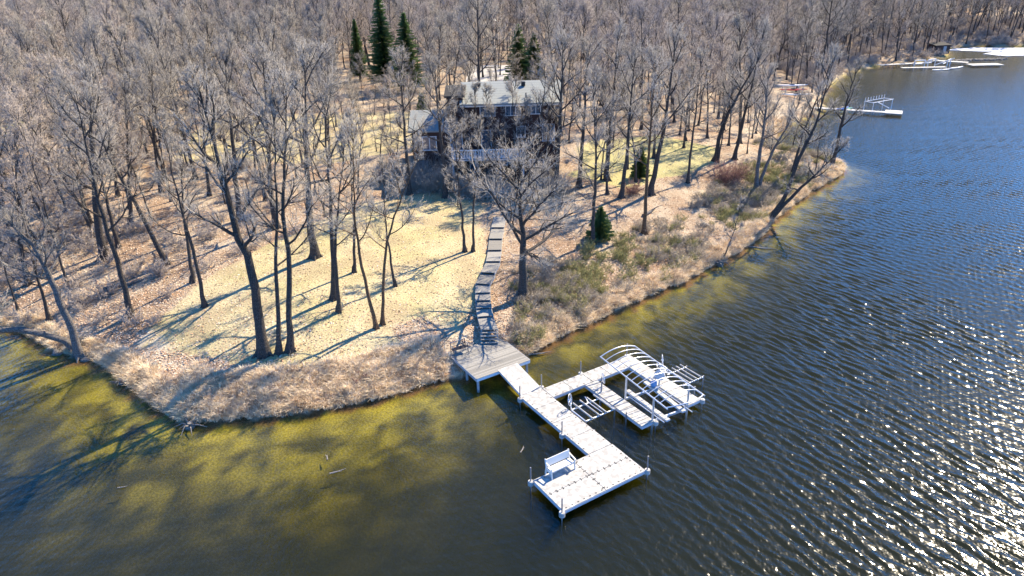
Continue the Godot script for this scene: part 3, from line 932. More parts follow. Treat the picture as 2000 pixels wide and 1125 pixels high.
func ground_color(x: float, z: float, d: float) -> Color:
	var n1 := noise.get_noise_2d(x * 7.0, z * 7.0)
	var n2 := noise2.get_noise_2d(x * 20.0, z * 20.0)
	if d < 0.0:
		# lake bed: yellow-green algae mats on the shelf, dark weed and muck beyond its broken edge
		var n3 := noise.get_noise_2d(x * 16.0 + 40.0, z * 16.0)
		var edge := -d + 2.6 * n1 + 1.6 * n2 + 1.4 * n3 + lerpf(-1.5, 1.2, smoothstep(-14.0, 2.0, x))
		var algae := Color(0.32, 0.265, 0.025).lerp(Color(0.145, 0.125, 0.018), clampf(0.5 + 1.6 * n2, 0.0, 1.0))
		var muck := Color(0.12, 0.10, 0.015).lerp(Color(0.06, 0.054, 0.01), clampf(0.5 + 1.5 * n2, 0.0, 1.0))
		var c := algae if edge < 4.0 else algae.lerp(muck, clampf((edge - 4.0) / 4.5, 0.0, 1.0))
		if edge > 0.8:
			c = c.lerp(muck, clampf((n3 + 0.5 * n1 - 0.08) * 5.0, 0.0, 0.85))
			c = c.lerp(Color(0.05, 0.05, 0.015), clampf((noise2.get_noise_2d(x * 52.0, z * 52.0) + 0.4 * n3 - 0.2) * 4.0, 0.0, 0.8))
		if d > -0.5:
			c = Color(0.16, 0.09, 0.035)
		return c
	if d < 0.25:
		return Color(0.20, 0.125, 0.07)
	var lw := lawn_at(x, z)
	var lawn := Color(0.65, 0.55, 0.33).lerp(Color(0.56, 0.48, 0.25), clampf(0.5 + 1.4 * n1, 0.0, 1.0)) * (0.95 + 0.25 * n2)
	lawn = lawn.lerp(Color(0.46, 0.36, 0.22), clampf((noise2.get_noise_2d(x * 9.0 + 400.0, z * 9.0) - 0.12) * 4.0, 0.0, 0.6))
	if lw == 2:
		lawn = lawn.lerp(Color(0.44, 0.43, 0.17), 0.5)
	var litter := Color(0.46, 0.355, 0.25).lerp(Color(0.56, 0.465, 0.345), clampf(0.5 + 1.6 * n2, 0.0, 1.0)).lerp(Color(0.36, 0.24, 0.155), clampf(0.25 + 1.3 * n1, 0.0, 0.85))
	var c := lawn if lw > 0 else litter
	if d < 3.4 and x < -3.0 and x > -27.0:
		c = c.lerp(Color(0.70, 0.59, 0.43), clampf((3.4 - d + 2.0 * n2) * 0.9, 0.0, 1.0))
	elif d < 1.4:
		c = c.lerp(Color(0.62, 0.50, 0.35), 0.8)
	c.a = 1.0
	return c

func lake() -> void:
	# the surface: wind waves as real relief, calmer in the lee of the point
	var xs := lines([[-900.0, 60.0], [-120.0, 6.0], [-52.0, 0.3], [-8.0, 0.11], [34.0, 0.28], [84.0, 1.0], [170.0, 10.0], [900.0, 0.0]])
	var zs := lines([[-250.0, 6.0], [-190.0, 1.5], [-150.0, 0.6], [-125.0, 0.3], [-74.0, 0.2], [-54.0, 0.11], [-17.0, 1.0], [6.0, 10.0], [40.0, 0.0]])
	rng.seed = 31
	var kx := PackedFloat32Array()
	var kz := PackedFloat32Array()
	var am := PackedFloat32Array()
	var ph := PackedFloat32Array()
	var wl := PackedFloat32Array()
	var base := atan2(0.61, -0.79)
	for i in 18:
		var lam := 0.28 * pow(1.074, i) * rng.randf_range(0.95, 1.05)
		var an := base + rng.randf_range(-0.5, 0.5) * (1.0 if lam < 1.2 else 0.7)
		kx.append(cos(an) * TAU / lam)
		kz.append(sin(an) * TAU / lam)
		am.append(WAVE * lam / TAU * (1.0 if lam > 0.36 else 0.8))
		ph.append(rng.randf() * TAU)
		wl.append(lam)
	begin()
	var nx := xs.size()
	var nz := zs.size()
	bv.resize(nx * nz)
	bn.resize(nx * nz)
	var keep := PackedByteArray()
	keep.resize(nx * nz)
	for j in nz:
		var z := zs[j]
		var cz := absf(zs[mini(j + 1, nz - 1)] - zs[maxi(j - 1, 0)]) * 0.5
		for i in nx:
			var x := xs[i]
			var k := j * nx + i
			bn[k] = Vector3.UP
			bv[k] = Vector3(x, 0, z)
			var d := shore_d(x, z) if absf(x) < 170.0 else (-5.0 if z > -60.0 else 0.0)
			keep[k] = 1 if d < 0.8 else 0
			if d > 0.8:
				continue
			var cell := maxf(cz, absf(xs[mini(i + 1, nx - 1)] - xs[maxi(i - 1, 0)]) * 0.5)
			if cell > 2.0:
				continue
			var gust := 1.0 + 0.9 * noise.get_noise_2d(x * 2.2, z * 2.2)
			var lee := smoothstep(-4.0, 9.0, x - 0.35 * (z + 30.0))
			if z < -95.0:
				lee = smoothstep(36.0, 60.0, x) * 0.8 + 0.1
			var a := gust * (0.10 + 0.90 * lee) * smoothstep(0.0, 4.0, -d)
			if a < 0.01:
				continue
			var y := 0.0
			var gx := 0.0
			var gz := 0.0
			var wob := 1.3 * noise.get_noise_2d(x * 5.0, z * 5.0)
			for w in 18:
				if wl[w] < cell * 2.6:
					continue
				var t := kx[w] * x + kz[w] * z + ph[w] + wob
				var s := sin(t)
				var e := am[w] * a
				y += e * s
				var c := e * cos(t) * (1.0 + 0.5 * s)
				gx += c * kx[w]
				gz += c * kz[w]
			bv[k] = Vector3(x, y, z)
			bn[k] = Vector3(-gx, 1.0, -gz).normalized()
	sheet(xs, zs, keep)
	var m := StandardMaterial3D.new()
	m.resource_name = "water"
	m.transparency = BaseMaterial3D.TRANSPARENCY_ALPHA
	m.albedo_color = lin(0.05, 0.06, 0.03, WATER_ALPHA)
	m.roughness = 0.15
	m.metallic_specular = 0.48
	m.uv1_triplanar = true
	m.uv1_world_triplanar = true
	m.uv1_scale = Vector3.ONE * (1.0 / 6.1)
	m.heightmap_enabled = true
	m.heightmap_texture = ripple_image()
	m.heightmap_scale = RIPPLE
	structure(piece("water_surface", finish(), m, self))
	# the murky water itself: light is lost with the depth it passes through
	var f := FogVolume.new()
	f.name = "lake_water"
	f.shape = RenderingServer.FOG_VOLUME_SHAPE_BOX
	f.size = Vector3(900.0, 3.4, 300.0)
	f.position = Vector3(30.0, -1.80, -100.0)
	var fm := FogMaterial.new()
	fm.density = MURK
	fm.albedo = MURK_COLOR
	f.material = fm
	structure(f)
	add_child(f)

func ripple_image() -> ImageTexture:
	var n := 512
	rng.seed = 12
	var ws := []
	for i in 22:
		var lam := 0.13 * pow(1.085, i)
		var an := atan2(0.61, -0.79) + rng.randfn() * 0.75
		ws.append([roundf(cos(an) * 6.1 / lam) * TAU / n, roundf(sin(an) * 6.1 / lam) * TAU / n, lam, rng.randf() * TAU])
	var data := PackedFloat32Array()
	data.resize(n * n)
	for w in ws:
		var a: float = w[0]
		var b: float = w[1]
		var l: float = w[2]
		var p: float = w[3]
		for j in n:
			var q := b * j + p
			var row := j * n
			for i in n:
				data[row + i] += l * sin(a * i + q)
	for i in n * n:
		data[i] = clampf(0.5 + data[i] * 0.17, 0.0, 1.0)
	return ImageTexture.create_from_image(Image.create_from_data(n, n, false, Image.FORMAT_RF, data.to_byte_array()))


# ---------------------------------------------------------------- docks and lifts
func slab(called: String, parent: Node, b0: float, b1: float, a0: float, a1: float, nb: int, na: int, y := 0.5) -> MeshInstance3D:
	# one dock section: a rim with legs of its own, and the deck panels that lie in it
	begin()
	var c := Vector3((b0 + b1) * 0.5, y - 0.12, (a0 + a1) * 0.5)
	var w := b1 - b0
	var l := a1 - a0
	for s in [-1.0, 1.0]:
		add_box(c + Vector3(s * (w * 0.5 - 0.035), 0, 0), Vector3(0.07, 0.16, l), 0.01)
		add_box(c + Vector3(0, 0, s * (l * 0.5 - 0.035)), Vector3(w - 0.144, 0.16, 0.07), 0.01)
	for k in range(1, maxi(na, 2)):
		add_box(c + Vector3(0, -0.02, -l * 0.5 + l * k / maxi(na, 2)), Vector3(w - 0.144, 0.08, 0.05), 0.0)
	var o := piece(called, finish(), M.dock_rim, parent)
	for i in nb:
		for j in na:
			var pw := w / nb
			var pl := l / na
			boxp("panel", M.dock_white, o, Vector3(b0 + pw * (i + 0.5), y - 0.017, a0 + pl * (j + 0.5)), Vector3(pw - 0.024, 0.045, pl - 0.024), 0.008)
	return o

func clips(parent: Node, spots: Array) -> void:
	begin()
	for s in spots:
		add_box(Vector3(s.x, 0.5085, s.y), Vector3(0.085, 0.012, 0.06), 0.003)
	var o := piece("connector_clip", finish(), M.dark_roof, parent)
	o.set_meta("kind", "stuff")

func dock_post(parent: Node, b: float, a: float, sb: float, sa: float, tall := 1.38) -> void:
	# a leg pipe standing in its rounded white corner bracket
	begin()
	var pts := []
	var n := 10
	var top := PackedVector3Array()
	for i in n:
		var an := TAU * i / n
		top.append(Vector3(cos(an) * 0.155, 0, sin(an) * 0.155))
	for i in n:
		var p := top[i]
		var q := top[(i + 1) % n]
		quad_out(p + Vector3(0, -0.12, 0), q + Vector3(0, -0.12, 0), q + Vector3(0, 0.11, 0), p + Vector3(0, 0.11, 0), p + q)
		quad_out(p + Vector3(0, 0.11, 0), q + Vector3(0, 0.11, 0), q * 0.85 + Vector3(0, 0.14, 0), p * 0.85 + Vector3(0, 0.14, 0), p + q + Vector3.UP * 0.3)
		tri(p * 0.85 + Vector3(0, 0.14, 0), Vector3(0, 0.14, 0), q * 0.85 + Vector3(0, 0.14, 0))
		tri(p + Vector3(0, -0.12, 0), q + Vector3(0, -0.12, 0), Vector3(0, -0.12, 0))
	var br := piece("corner_bracket", finish(), M.dock_white, parent, Vector3(b + sb * 0.10, 0.385, a + sa * 0.10))
	begin()
	tube([Vector3(0, -2.4, 0), Vector3(0, tall - 0.385, 0)], [0.035, 0.035], 8)
	piece("leg_pipe", finish(), M.galvanised, br)

func wheel_part(parent: Node, at: Vector3, r: float, ax: Vector3, material: Material) -> void:
	begin()
	var u := ax.cross(Vector3.UP if absf(ax.y) < 0.8 else Vector3.RIGHT).normalized()
	var w := ax.cross(u)
	var pts := []
	var rr := []
	for i in 19:
		var an := TAU * i / 18.0
		pts.append(at + (u * cos(an) + w * sin(an)) * r)
		rr.append(0.02)
	tube(pts, rr, 6, false)
	for i in 5:
		var an := TAU * i / 5.0
		rod(at + ax * 0.03, at + (u * cos(an) + w * sin(an)) * r, 0.014, 5)
	rod(at - ax * 0.1, at + ax * 0.06, 0.045, 8)
	piece("winch_wheel", finish(), material, parent)

func docks() -> void:
	var t := thing("white_dock", "white panelled dock with main walkway, end platform and finger piers", "dock", dock_at(0, 0, 0), DOCK_YAW)
	slab("platform_section", t, -3.65, 1.66, 6.45, 9.15, 2, 2)
	slab("walkway_section", t, 0.0, 1.62, 3.10, 6.44, 1, 2)
	slab("walkway_section", t, 0.0, 1.62, -0.35, 3.09, 1, 2)
	slab("cross_section", t, 1.63, 4.70, -0.20, 0.95, 2, 1)
	slab("cross_section", t, 4.71, 7.68, -0.20, 0.95, 2, 1)
	slab("cross_section", t, 7.69, 8.80, -0.20, 0.95, 1, 1)
	slab("pier_section", t, 7.70, 8.78, 0.96, 3.6, 1, 3)
	slab("pier_section", t, 7.70, 8.78, 3.61, 6.2, 1, 3)
	var fp := slab("finger_pier", t, 4.08, 5.0, 0.96, 6.2, 1, 1, 0.46)
	for k in 11:
		boxp("board", M.dock_white, fp, Vector3(4.54, 0.485, 1.21 + k * 0.476), Vector3(0.96, 0.03, 0.445), 0.006)
	# sloping ramp from the timber deck
	var ang := atan2(0.42, 2.6)
	var bs := Basis(Vector3.RIGHT, ang)
	begin()
	add_box(Vector3.ZERO, Vector3(1.46, 0.14, 2.75), 0.01)
	var rp := piece("ramp", finish(), M.dock_rim, t, Vector3(0.86, 0.64, -1.68), bs)
	for k in 2:
		boxp("panel", M.dock_white, rp, Vector3(0, 0.092, -0.69 + 1.38 * k), Vector3(1.5, 0.04, 1.37), 0.008)
	var spots := []
	rng.seed = 5
	for k in 13:
		for e in [0.12, 1.5]:
			spots.append(Vector2(e + rng.randf_range(-0.02, 0.02), -0.1 + 0.5 * k))
	for k in 14:
		spots.append(Vector2(-3.45 + 0.38 * k, 7.74))
		spots.append(Vector2(-3.45 + 0.38 * k, 7.86))
		spots.append(Vector2(-3.4 + 0.37 * k, 9.02))
		if k < 9:
			spots.append(Vector2(-3.4 + 0.42 * k, 6.6))
	for k in 7:
		spots.append(Vector2(-0.94, 6.65 + 0.38 * k))
		spots.append(Vector2(-1.06, 6.65 + 0.38 * k))
		spots.append(Vector2(1.5, 6.65 + 0.36 * k))
	for k in 12:
		spots.append(Vector2(1.8 + 0.55 * k, -0.06))
		spots.append(Vector2(1.9 + 0.55 * k, 0.83))
	clips(t, spots)
	for p in [[0.0, -0.1, -1, 0], [1.62, -0.32, 1, -1], [4.7, -0.2, 0, -1], [8.6, -0.2, 0, -1], [0.0, 4.2, -1, 0], [-3.65, 6.5, -1, -0.3], [-3.65, 9.1, -1, 0.6], [1.66, 9.1, 1, 0.4], [5.0, 6.2, 0.5, 0.8], [8.78, 6.2, 0.8, 0.4]]:
		dock_post(t, p[0], p[1], p[2], p[3], 1.38 if not (p[0] > 4.9 and p[1] > 6.0) else 0.55)
	for p in [[4.43, 2.15, 1.25], [4.02, 4.9, 0.75], [1.7, 4.85, 0.42], [9.05, 5.4, 0.9]]:
		barp("leg_pipe", M.galvanised, t, [Vector3(p[0], -2.2, p[1]), Vector3(p[0], p[2], p[1])], 0.04)

	# resin bench on the platform, its back to the shore
	var b := thing("white_bench", "white resin bench on the dock's end platform", "bench", dock_at(-2.05, 0.506, 6.72), DOCK_YAW)
	boxp("seat", M.resin, b, Vector3(0, 0.43, 0.02), Vector3(1.42, 0.05, 0.44), 0.02)
	boxp("backrest", M.resin, b, Vector3(0, 0.70, -0.255), Vector3(1.46, 0.42, 0.05), 0.02, Basis(Vector3.RIGHT, -0.2))
	boxp("apron", M.resin, b, Vector3(0, 0.37, 0.20), Vector3(1.38, 0.07, 0.03), 0.008)
	for s in [-1.0, 1.0]:
		begin()
		var x: float = s * 0.735
		add_box(Vector3(x, 0.24, 0.24), Vector3(0.06, 0.50, 0.09), 0.012, Basis(Vector3.RIGHT, -0.12))
		add_box(Vector3(x, 0.24, -0.26), Vector3(0.06, 0.50, 0.10), 0.012, Basis(Vector3.RIGHT, 0.14))
		add_box(Vector3(x, 0.68, -0.28), Vector3(0.06, 0.50, 0.09), 0.012, Basis(Vector3.RIGHT, -0.2))
		add_box(Vector3(x, 0.33, 0.0), Vector3(0.05, 0.16, 0.46), 0.012)
		add_box(Vector3(x, 0.56, 0.24), Vector3(0.055, 0.20, 0.08), 0.012)
		piece("side_frame", finish(), M.resin, b)
		boxp("armrest", M.resin, b, Vector3(x, 0.675, 0.02), Vector3(0.085, 0.04, 0.62), 0.016, Basis(Vector3.RIGHT, 0.16))

	# boat lift with a bare canopy frame
	var g := thing("boat_lift", "boat lift with arched bare canopy frame between the finger pier and outer pier", "boat lift", dock_at(6.4, 0, 4.25), DOCK_YAW - 0.085)
	for s in [-1.0, 1.0]:
		barp("canopy_rail", M.aluminium, g, [Vector3(s * 1.33, 2.02, -3.35), Vector3(s * 1.33, 2.02, 3.2)], 0.045)
		for a in [-0.65, 1.95]:
			barp("lift_post", M.aluminium, g, [Vector3(s * 1.28, -2.2, a), Vector3(s * 1.28, 2.0, a)], 0.06)
	for k in 13:
		var a := -3.3 + 0.53 * k
		var pts := []
		for i in 9:
			var f := i / 8.0 * 2.0 - 1.0
			pts.append(Vector3(f * 1.33, 2.03 + 0.30 * (1.0 - f * f), a + (0.0 if k < 12 else 0.55 * (1.0 - f * f))))
		barp("canopy_bow", M.aluminium, g, pts, 0.042 if k == 0 or k == 12 else 0.028, 6)
	for a in [-0.65, 1.95]:
		boxp("cross_beam", M.aluminium, g, Vector3(0, 0.42, a), Vector3(2.6, 0.16, 0.12), 0.015)
	var ba := [Vector3(-0.72, 0.60, 0.72), Vector3(0.72, 0.60, 0.5)]
	for k in 2:
		var bunk := boxp("bunk", M.dock_rim, g, ba[k], Vector3(0.30, 0.09, 3.7), 0.012, Basis(Vector3.UP, 0.05 if k == 0 else 0.0))
		for j in 7:
			boxp("bunk_pad", M.dock_white, bunk, Vector3(0, 0.06, -1.58 + 0.527 * j), Vector3(0.29, 0.03, 0.515), 0.006)
	barp("guide_rail", M.aluminium, g, [Vector3(-1.0, 0.5, -0.65), Vector3(-0.95, 0.62, 2.6)], 0.035)
	barp("guide_rail", M.aluminium, g, [Vector3(1.1, 0.5, -0.65), Vector3(1.1, 0.62, 2.6)], 0.035)
	boxp("winch_box", M.blue_plastic, g, Vector3(0.82, 0.86, -0.62), Vector3(0.34, 0.34, 0.26), 0.03)
	begin()
	var disc := []
	tube([Vector3(1.20, 1.42, -0.55), Vector3(1.12, 1.42, -0.5)], [0.34, 0.34], 16)
	piece("winch_cover", finish(), M.dock_rim, g)
	wheel_part(g, Vector3(1.42, 1.75, -0.75), 0.36, Vector3(0.4, 0.75, 0.5).normalized(), M.aluminium)
	barp("winch_stand", M.aluminium, g, [Vector3(1.28, 0.4, -0.65), Vector3(1.42, 1.72, -0.75)], 0.04)

	# small lift cradle between the walkway and the finger pier
	var w := thing("watercraft_lift", "empty four-rail watercraft lift beside the main walkway", "boat lift", dock_at(2.85, 0, 3.3), DOCK_YAW)
	for k in 4:
		barp("bunk_rail", M.dock_white, w, [Vector3(-0.72 + 0.52 * k, 0.62, -1.02), Vector3(-0.72 + 0.52 * k, 0.62, 0.85)], 0.055)
	for a in [-0.65, 0.72]:
		barp("cross_tube", M.aluminium, w, [Vector3(-1.12, 0.50, a), Vector3(1.05, 0.50, a)], 0.05)
	for x in [-1.12, 1.05]:
		barp("side_tube", M.aluminium, w, [Vector3(x, 0.5, -0.65), Vector3(x, 0.5, 0.72)], 0.045)
		for a in [-0.65, 0.72]:
			barp("lift_post", M.galvanised, w, [Vector3(x, -2.0, a), Vector3(x, 0.56, a)], 0.045)
	barp("guide_rail", M.aluminium, w, [Vector3(-0.02, 0.95, -0.78), Vector3(0.05, 0.66, -0.55), Vector3(0.12, 0.62, 0.72)], 0.025)
	barp("winch_stand", M.aluminium, w, [Vector3(-1.05, 0.5, -0.75), Vector3(-1.12, 1.05, -0.8)], 0.04)
	wheel_part(w, Vector3(-1.12, 1.15, -0.8), 0.36, Vector3(0.6, 0.15, 0.75).normalized(), M.aluminium)

	var w2 := thing("watercraft_lift", "empty four-rail watercraft lift outside the outer pier", "boat lift", dock_at(9.9, 0, 3.85), DOCK_YAW)
	for k in 4:
		barp("bunk_rail", M.dock_white, w2, [Vector3(-0.62 + 0.36 * k, 0.72, -1.0), Vector3(-0.62 + 0.36 * k, 0.72, 0.95)], 0.05)
	for a in [-0.7, 0.75]:
		barp("cross_tube", M.aluminium, w2, [Vector3(-0.95, 0.60, a), Vector3(0.75, 0.60, a)], 0.045)
	for x in [-0.95, 0.75]:
		for a in [-0.7, 0.75]:
			barp("lift_post", M.galvanised, w2, [Vector3(x, -2.0, a), Vector3(x, 0.68, a)], 0.045)
	barp("winch_stand", M.aluminium, w2, [Vector3(-0.95, 0.5, -1.1), Vector3(-1.0, 1.35, -1.15)], 0.045)
	wheel_part(w2, Vector3(-1.0, 1.5, -1.15), 0.36, Vector3(0.75, 0.1, 0.6).normalized(), M.aluminium)
	wheel_part(w2, Vector3(-1.0, 0.95, -1.0), 0.28, Vector3(0.2, 0.9, 0.3).normalized(), M.aluminium)

	var w3 := thing("winch_stand", "white winch wheel on a post at the finger pier", "winch", dock_at(4.75, 0.50, 1.75), DOCK_YAW)
	barp("post", M.galvanised, w3, [Vector3(0, -1.0, 0), Vector3(0, 0.75, 0)], 0.04)
	wheel_part(w3, Vector3(0.1, 0.62, 0.02), 0.34, Vector3(0.9, 0.1, 0.4).normalized(), M.aluminium)

func timber() -> void:
	# square deck at the foot of the steps
	var t := thing("timber_deck", "weathered grey timber deck at the foot of the steps", "deck", dock_at(0.5, 0, -4.8), DOCK_YAW)
	rng.seed = 8
	for k in 27:
		var a := -1.85 + 0.143 * k
		var b1 := 2.02 if a > -1.0 else 2.02 - (-1.0 - a) * 0.2
		boxp("plank", M["timber%d" % (rng.randi() % 3)], t, Vector3((b1 - 2.0) * 0.5, 0.93 + rng.randf_range(-0.003, 0.003), a), Vector3(2.0 + b1, 0.038, 0.134), 0.006)
	for x in [-1.9, -0.65, 0.65, 1.75]:
		boxp("joist", M.timber_side, t, Vector3(x, 0.80, 0.0), Vector3(0.05, 0.20, 3.6), 0.006)
	boxp("fascia", M.white_paint, t, Vector3(0, 0.83, 1.91), Vector3(4.02, 0.22, 0.045), 0.008)
	boxp("fascia", M.timber_side, t, Vector3(-2.02, 0.83, 0.0), Vector3(0.045, 0.22, 3.76), 0.008)
	boxp("fascia", M.timber_side, t, Vector3(2.05, 0.83, 0.42), Vector3(0.045, 0.22, 2.9), 0.008)
	for x in [-1.85, 1.85]:
		for a in [-1.5, 0.3, 1.75]:
			boxp("support_post", M.timber_side, t, Vector3(x, 0.05, a), Vector3(0.13, 1.6, 0.13), 0.01)
	# small dark iron bench in the deck's back corner
	var b := thing("iron_bench", "small dark metal bench on the timber deck corner", "bench", dock_at(-0.85, 0.95, -6.32), DOCK_YAW)
	boxp("seat", M.dark_iron, b, Vector3(0, 0.42, 0.02), Vector3(1.1, 0.035, 0.38), 0.008)
	boxp("top_rail", M.galvanised, b, Vector3(0, 0.84, -0.22), Vector3(1.14, 0.05, 0.04), 0.01)
	boxp("lower_rail", M.dark_iron, b, Vector3(0, 0.52, -0.20), Vector3(1.1, 0.04, 0.03), 0.008)
	for k in 12:
		barp("back_slat", M.dark_iron, b, [Vector3(-0.5 + k * 0.091, 0.52, -0.20), Vector3(-0.5 + k * 0.091, 0.83, -0.22)], 0.016, 5)
	for s in [-1.0, 1.0]:
		for a in [-0.19, 0.19]:
			barp("leg", M.dark_iron, b, [Vector3(s * 0.54, 0, a * 1.1), Vector3(s * 0.54, 0.62 if a > 0 else 0.82, a)], 0.022, 6)
		barp("armrest", M.galvanised, b, [Vector3(s * 0.55, 0.64, -0.21), Vector3(s * 0.55, 0.64, 0.23)], 0.026, 6)
	# steps that climb the bank
	var s := thing("timber_steps", "long flight of grey timber steps and landings climbing the bank", "steps", Vector3(-1.62, 0.95, -41.45))
	var org := Vector3(-1.62, 0.95, -41.45)
	for k in 5:
		var f := (k + 0.5) / 5.0
		var p := Vector3(-0.04 * f, 0.8 * (k + 1) / 5.0 - 0.05, -0.95 * f)
		boxp("tread", M["timber%d" % (k % 3)], s, p, Vector3(1.22, 0.05, 0.20), 0.01)
	for sd in [-1.0, 1.0]:
		var st := boxp("stringer", M.timber_side, s, Vector3(sd * 0.58 - 0.02, 0.26, -0.48), Vector3(0.045, 0.2, 1.3), 0.005, Basis(Vector3.RIGHT, atan2(0.8, 0.95)))
	var L := [Vector3(-1.66, 1.75, -42.40), Vector3(-1.94, 1.90, -43.98), Vector3(-2.07, 2.05, -44.99), Vector3(-2.17, 2.20, -45.95), Vector3(-2.19, 2.35, -46.96), Vector3(-2.21, 2.50, -48.19), Vector3(-1.85, 2.70, -49.85), Vector3(-1.47, 2.85, -51.75), Vector3(-1.36, 3.00, -53.80), Vector3(-1.30, 3.15, -56.03), Vector3(-1.13, 3.30, -58.43), Vector3(-0.96, 3.45, -61.04)]
	for k in L.size() - 1:
		var p: Vector3 = L[k] - org
		var q: Vector3 = L[k + 1] - org
		var flat := Vector3(q.x - p.x, 0, q.z - p.z)
		var run := flat.length() + 0.16
		var bs := Basis(Vector3.UP, atan2(-flat.x, -flat.z))
		var c := Vector3((p.x + q.x) * 0.5, p.y, (p.z + q.z) * 0.5)
		begin()
		var n := int(maxf(4.0, roundf(run / 0.145)))
		for j in n:
			add_box(c + bs * Vector3(0, -0.02 + rng.randf_range(-0.003, 0.003), -run * 0.5 + run * (j + 0.5) / n), Vector3(1.14, 0.04, run / n - 0.008), 0.005, bs)
		var ld := piece("landing", finish(), M["timber%d" % ((k * 2) % 3)], s)
		begin()
		for sd in [-1.0, 1.0]:
			add_box(c + bs * Vector3(sd * 0.545, -0.145, 0), Vector3(0.045, 0.20, run - 0.02), 0.005, bs)
		piece("frame", finish(), M.timber_side, ld)
		begin()
		for sd in [-1.0, 1.0]:
			var foot: Vector3 = c + bs * Vector3(sd * 0.47, 0, run * 0.36)
			var gy := ground_y(foot.x + org.x, foot.z + org.z) - org.y - 0.2
			add_box(Vector3(foot.x, (gy + p.y - 0.05) * 0.5, foot.z), Vector3(0.09, p.y - 0.05 - gy, 0.09), 0.006, bs)
		piece("support_post", finish(), M.timber_side, ld)


# ---------------------------------------------------------------- house
func window_part(parent: Node, x0: float, x1: float, y0: float, y1: float, z: float, lights: int) -> void:
	begin()
	var w := x1 - x0
	for e in [[Vector3((x0 + x1) * 0.5, y0, z + 0.03), Vector3(w + 0.14, 0.07, 0.08)], [Vector3((x0 + x1) * 0.5, y1, z + 0.03), Vector3(w + 0.14, 0.07, 0.08)]]:
		add_box(e[0], e[1], 0.006)
	for k in lights + 1:
		add_box(Vector3(x0 + w * k / lights, (y0 + y1) * 0.5, z + 0.03), Vector3(0.07, y1 - y0 - 0.074, 0.074), 0.006)
	var f := piece("window", finish(), M.white_paint, parent)
	for k in lights:
		boxp("pane", M.pane, f, Vector3(x0 + w * (k + 0.5) / lights, (y0 + y1) * 0.5, z + 0.012), Vector3(w / lights - 0.072, y1 - y0 - 0.076, 0.012), 0.0)

func roof_part(parent: Node, called: String, x0: float, x1: float, zf: float, zb: float, ye: float, yr: float, material: Material) -> MeshInstance3D:
	begin()
	var zm := (zf + zb) * 0.5
	var th := 0.16
	for sl in [[zf, 1.0], [zb, -1.0]]:
		var e: float = sl[0]
		var rows := 9
		for k in rows:   # shingle courses, each a little proud of the one above
			var f0 := float(k) / rows
			var f1 := float(k + 1) / rows
			var a := Vector3(0, lerpf(ye, yr, f0) + 0.007, lerpf(e, zm, f0))
			var b := Vector3(0, lerpf(ye, yr, f1), lerpf(e, zm, f1))
			quad_out(Vector3(x0, a.y, a.z), Vector3(x1, a.y, a.z), Vector3(x1, b.y, b.z), Vector3(x0, b.y, b.z), Vector3.UP)
			quad_out(Vector3(x0, a.y, a.z), Vector3(x1, a.y, a.z), Vector3(x1, a.y - 0.007, a.z), Vector3(x0, a.y - 0.007, a.z), Vector3(0, 0, sl[1]))
		quad_out(Vector3(x0, ye, e), Vector3(x1, ye, e), Vector3(x1, ye - th, e), Vector3(x0, ye - th, e), Vector3(0, 0, sl[1]))
		quad_out(Vector3(x0, ye - th, e), Vector3(x1, ye - th, e), Vector3(x1, yr - th, zm), Vector3(x0, yr - th, zm), Vector3.DOWN)
		for x in [x0, x1]:
			quad_out(Vector3(x, ye, e), Vector3(x, yr, zm), Vector3(x, yr - th, zm), Vector3(x, ye - th, e), Vector3(signf(x - (x0 + x1) * 0.5), 0, 0))
	return piece(called, finish(), material, parent)

func gable_walls(parent: Node, called: String, x0: float, x1: float, zf: float, zb: float, y0: float, ye: float, yr: float, material: Material) -> void:
	begin()
	var zm := (zf + zb) * 0.5
	quad_out(Vector3(x0, y0, zf), Vector3(x1, y0, zf), Vector3(x1, ye, zf), Vector3(x0, ye, zf), Vector3.BACK)
	quad_out(Vector3(x0, y0, zb), Vector3(x1, y0, zb), Vector3(x1, ye, zb), Vector3(x0, ye, zb), Vector3.FORWARD)
	for x in [x0, x1]:
		var o := Vector3(signf(x - (x0 + x1) * 0.5), 0, 0)
		quad_out(Vector3(x, y0, zf), Vector3(x, y0, zb), Vector3(x, ye, zb), Vector3(x, ye, zf), o)
		quad_out(Vector3(x, ye, zf), Vector3(x, ye, zb), Vector3(x, yr, zm), Vector3(x, yr, zm), o)
	# lapped siding boards on the front, each a shallow ledge
	var y := y0 + 0.1
	while y < ye - 0.2:
		quad(Vector3(x0, y, zf + 0.022), Vector3(x1, y, zf + 0.022), Vector3(x1, y + 0.19, zf + 0.004), Vector3(x0, y + 0.19, zf + 0.004))
		quad(Vector3(x0, y, zf + 0.001), Vector3(x1, y, zf + 0.001), Vector3(x1, y, zf + 0.022), Vector3(x0, y, zf + 0.022))
		y += 0.2
	piece(called, finish(), material, parent)

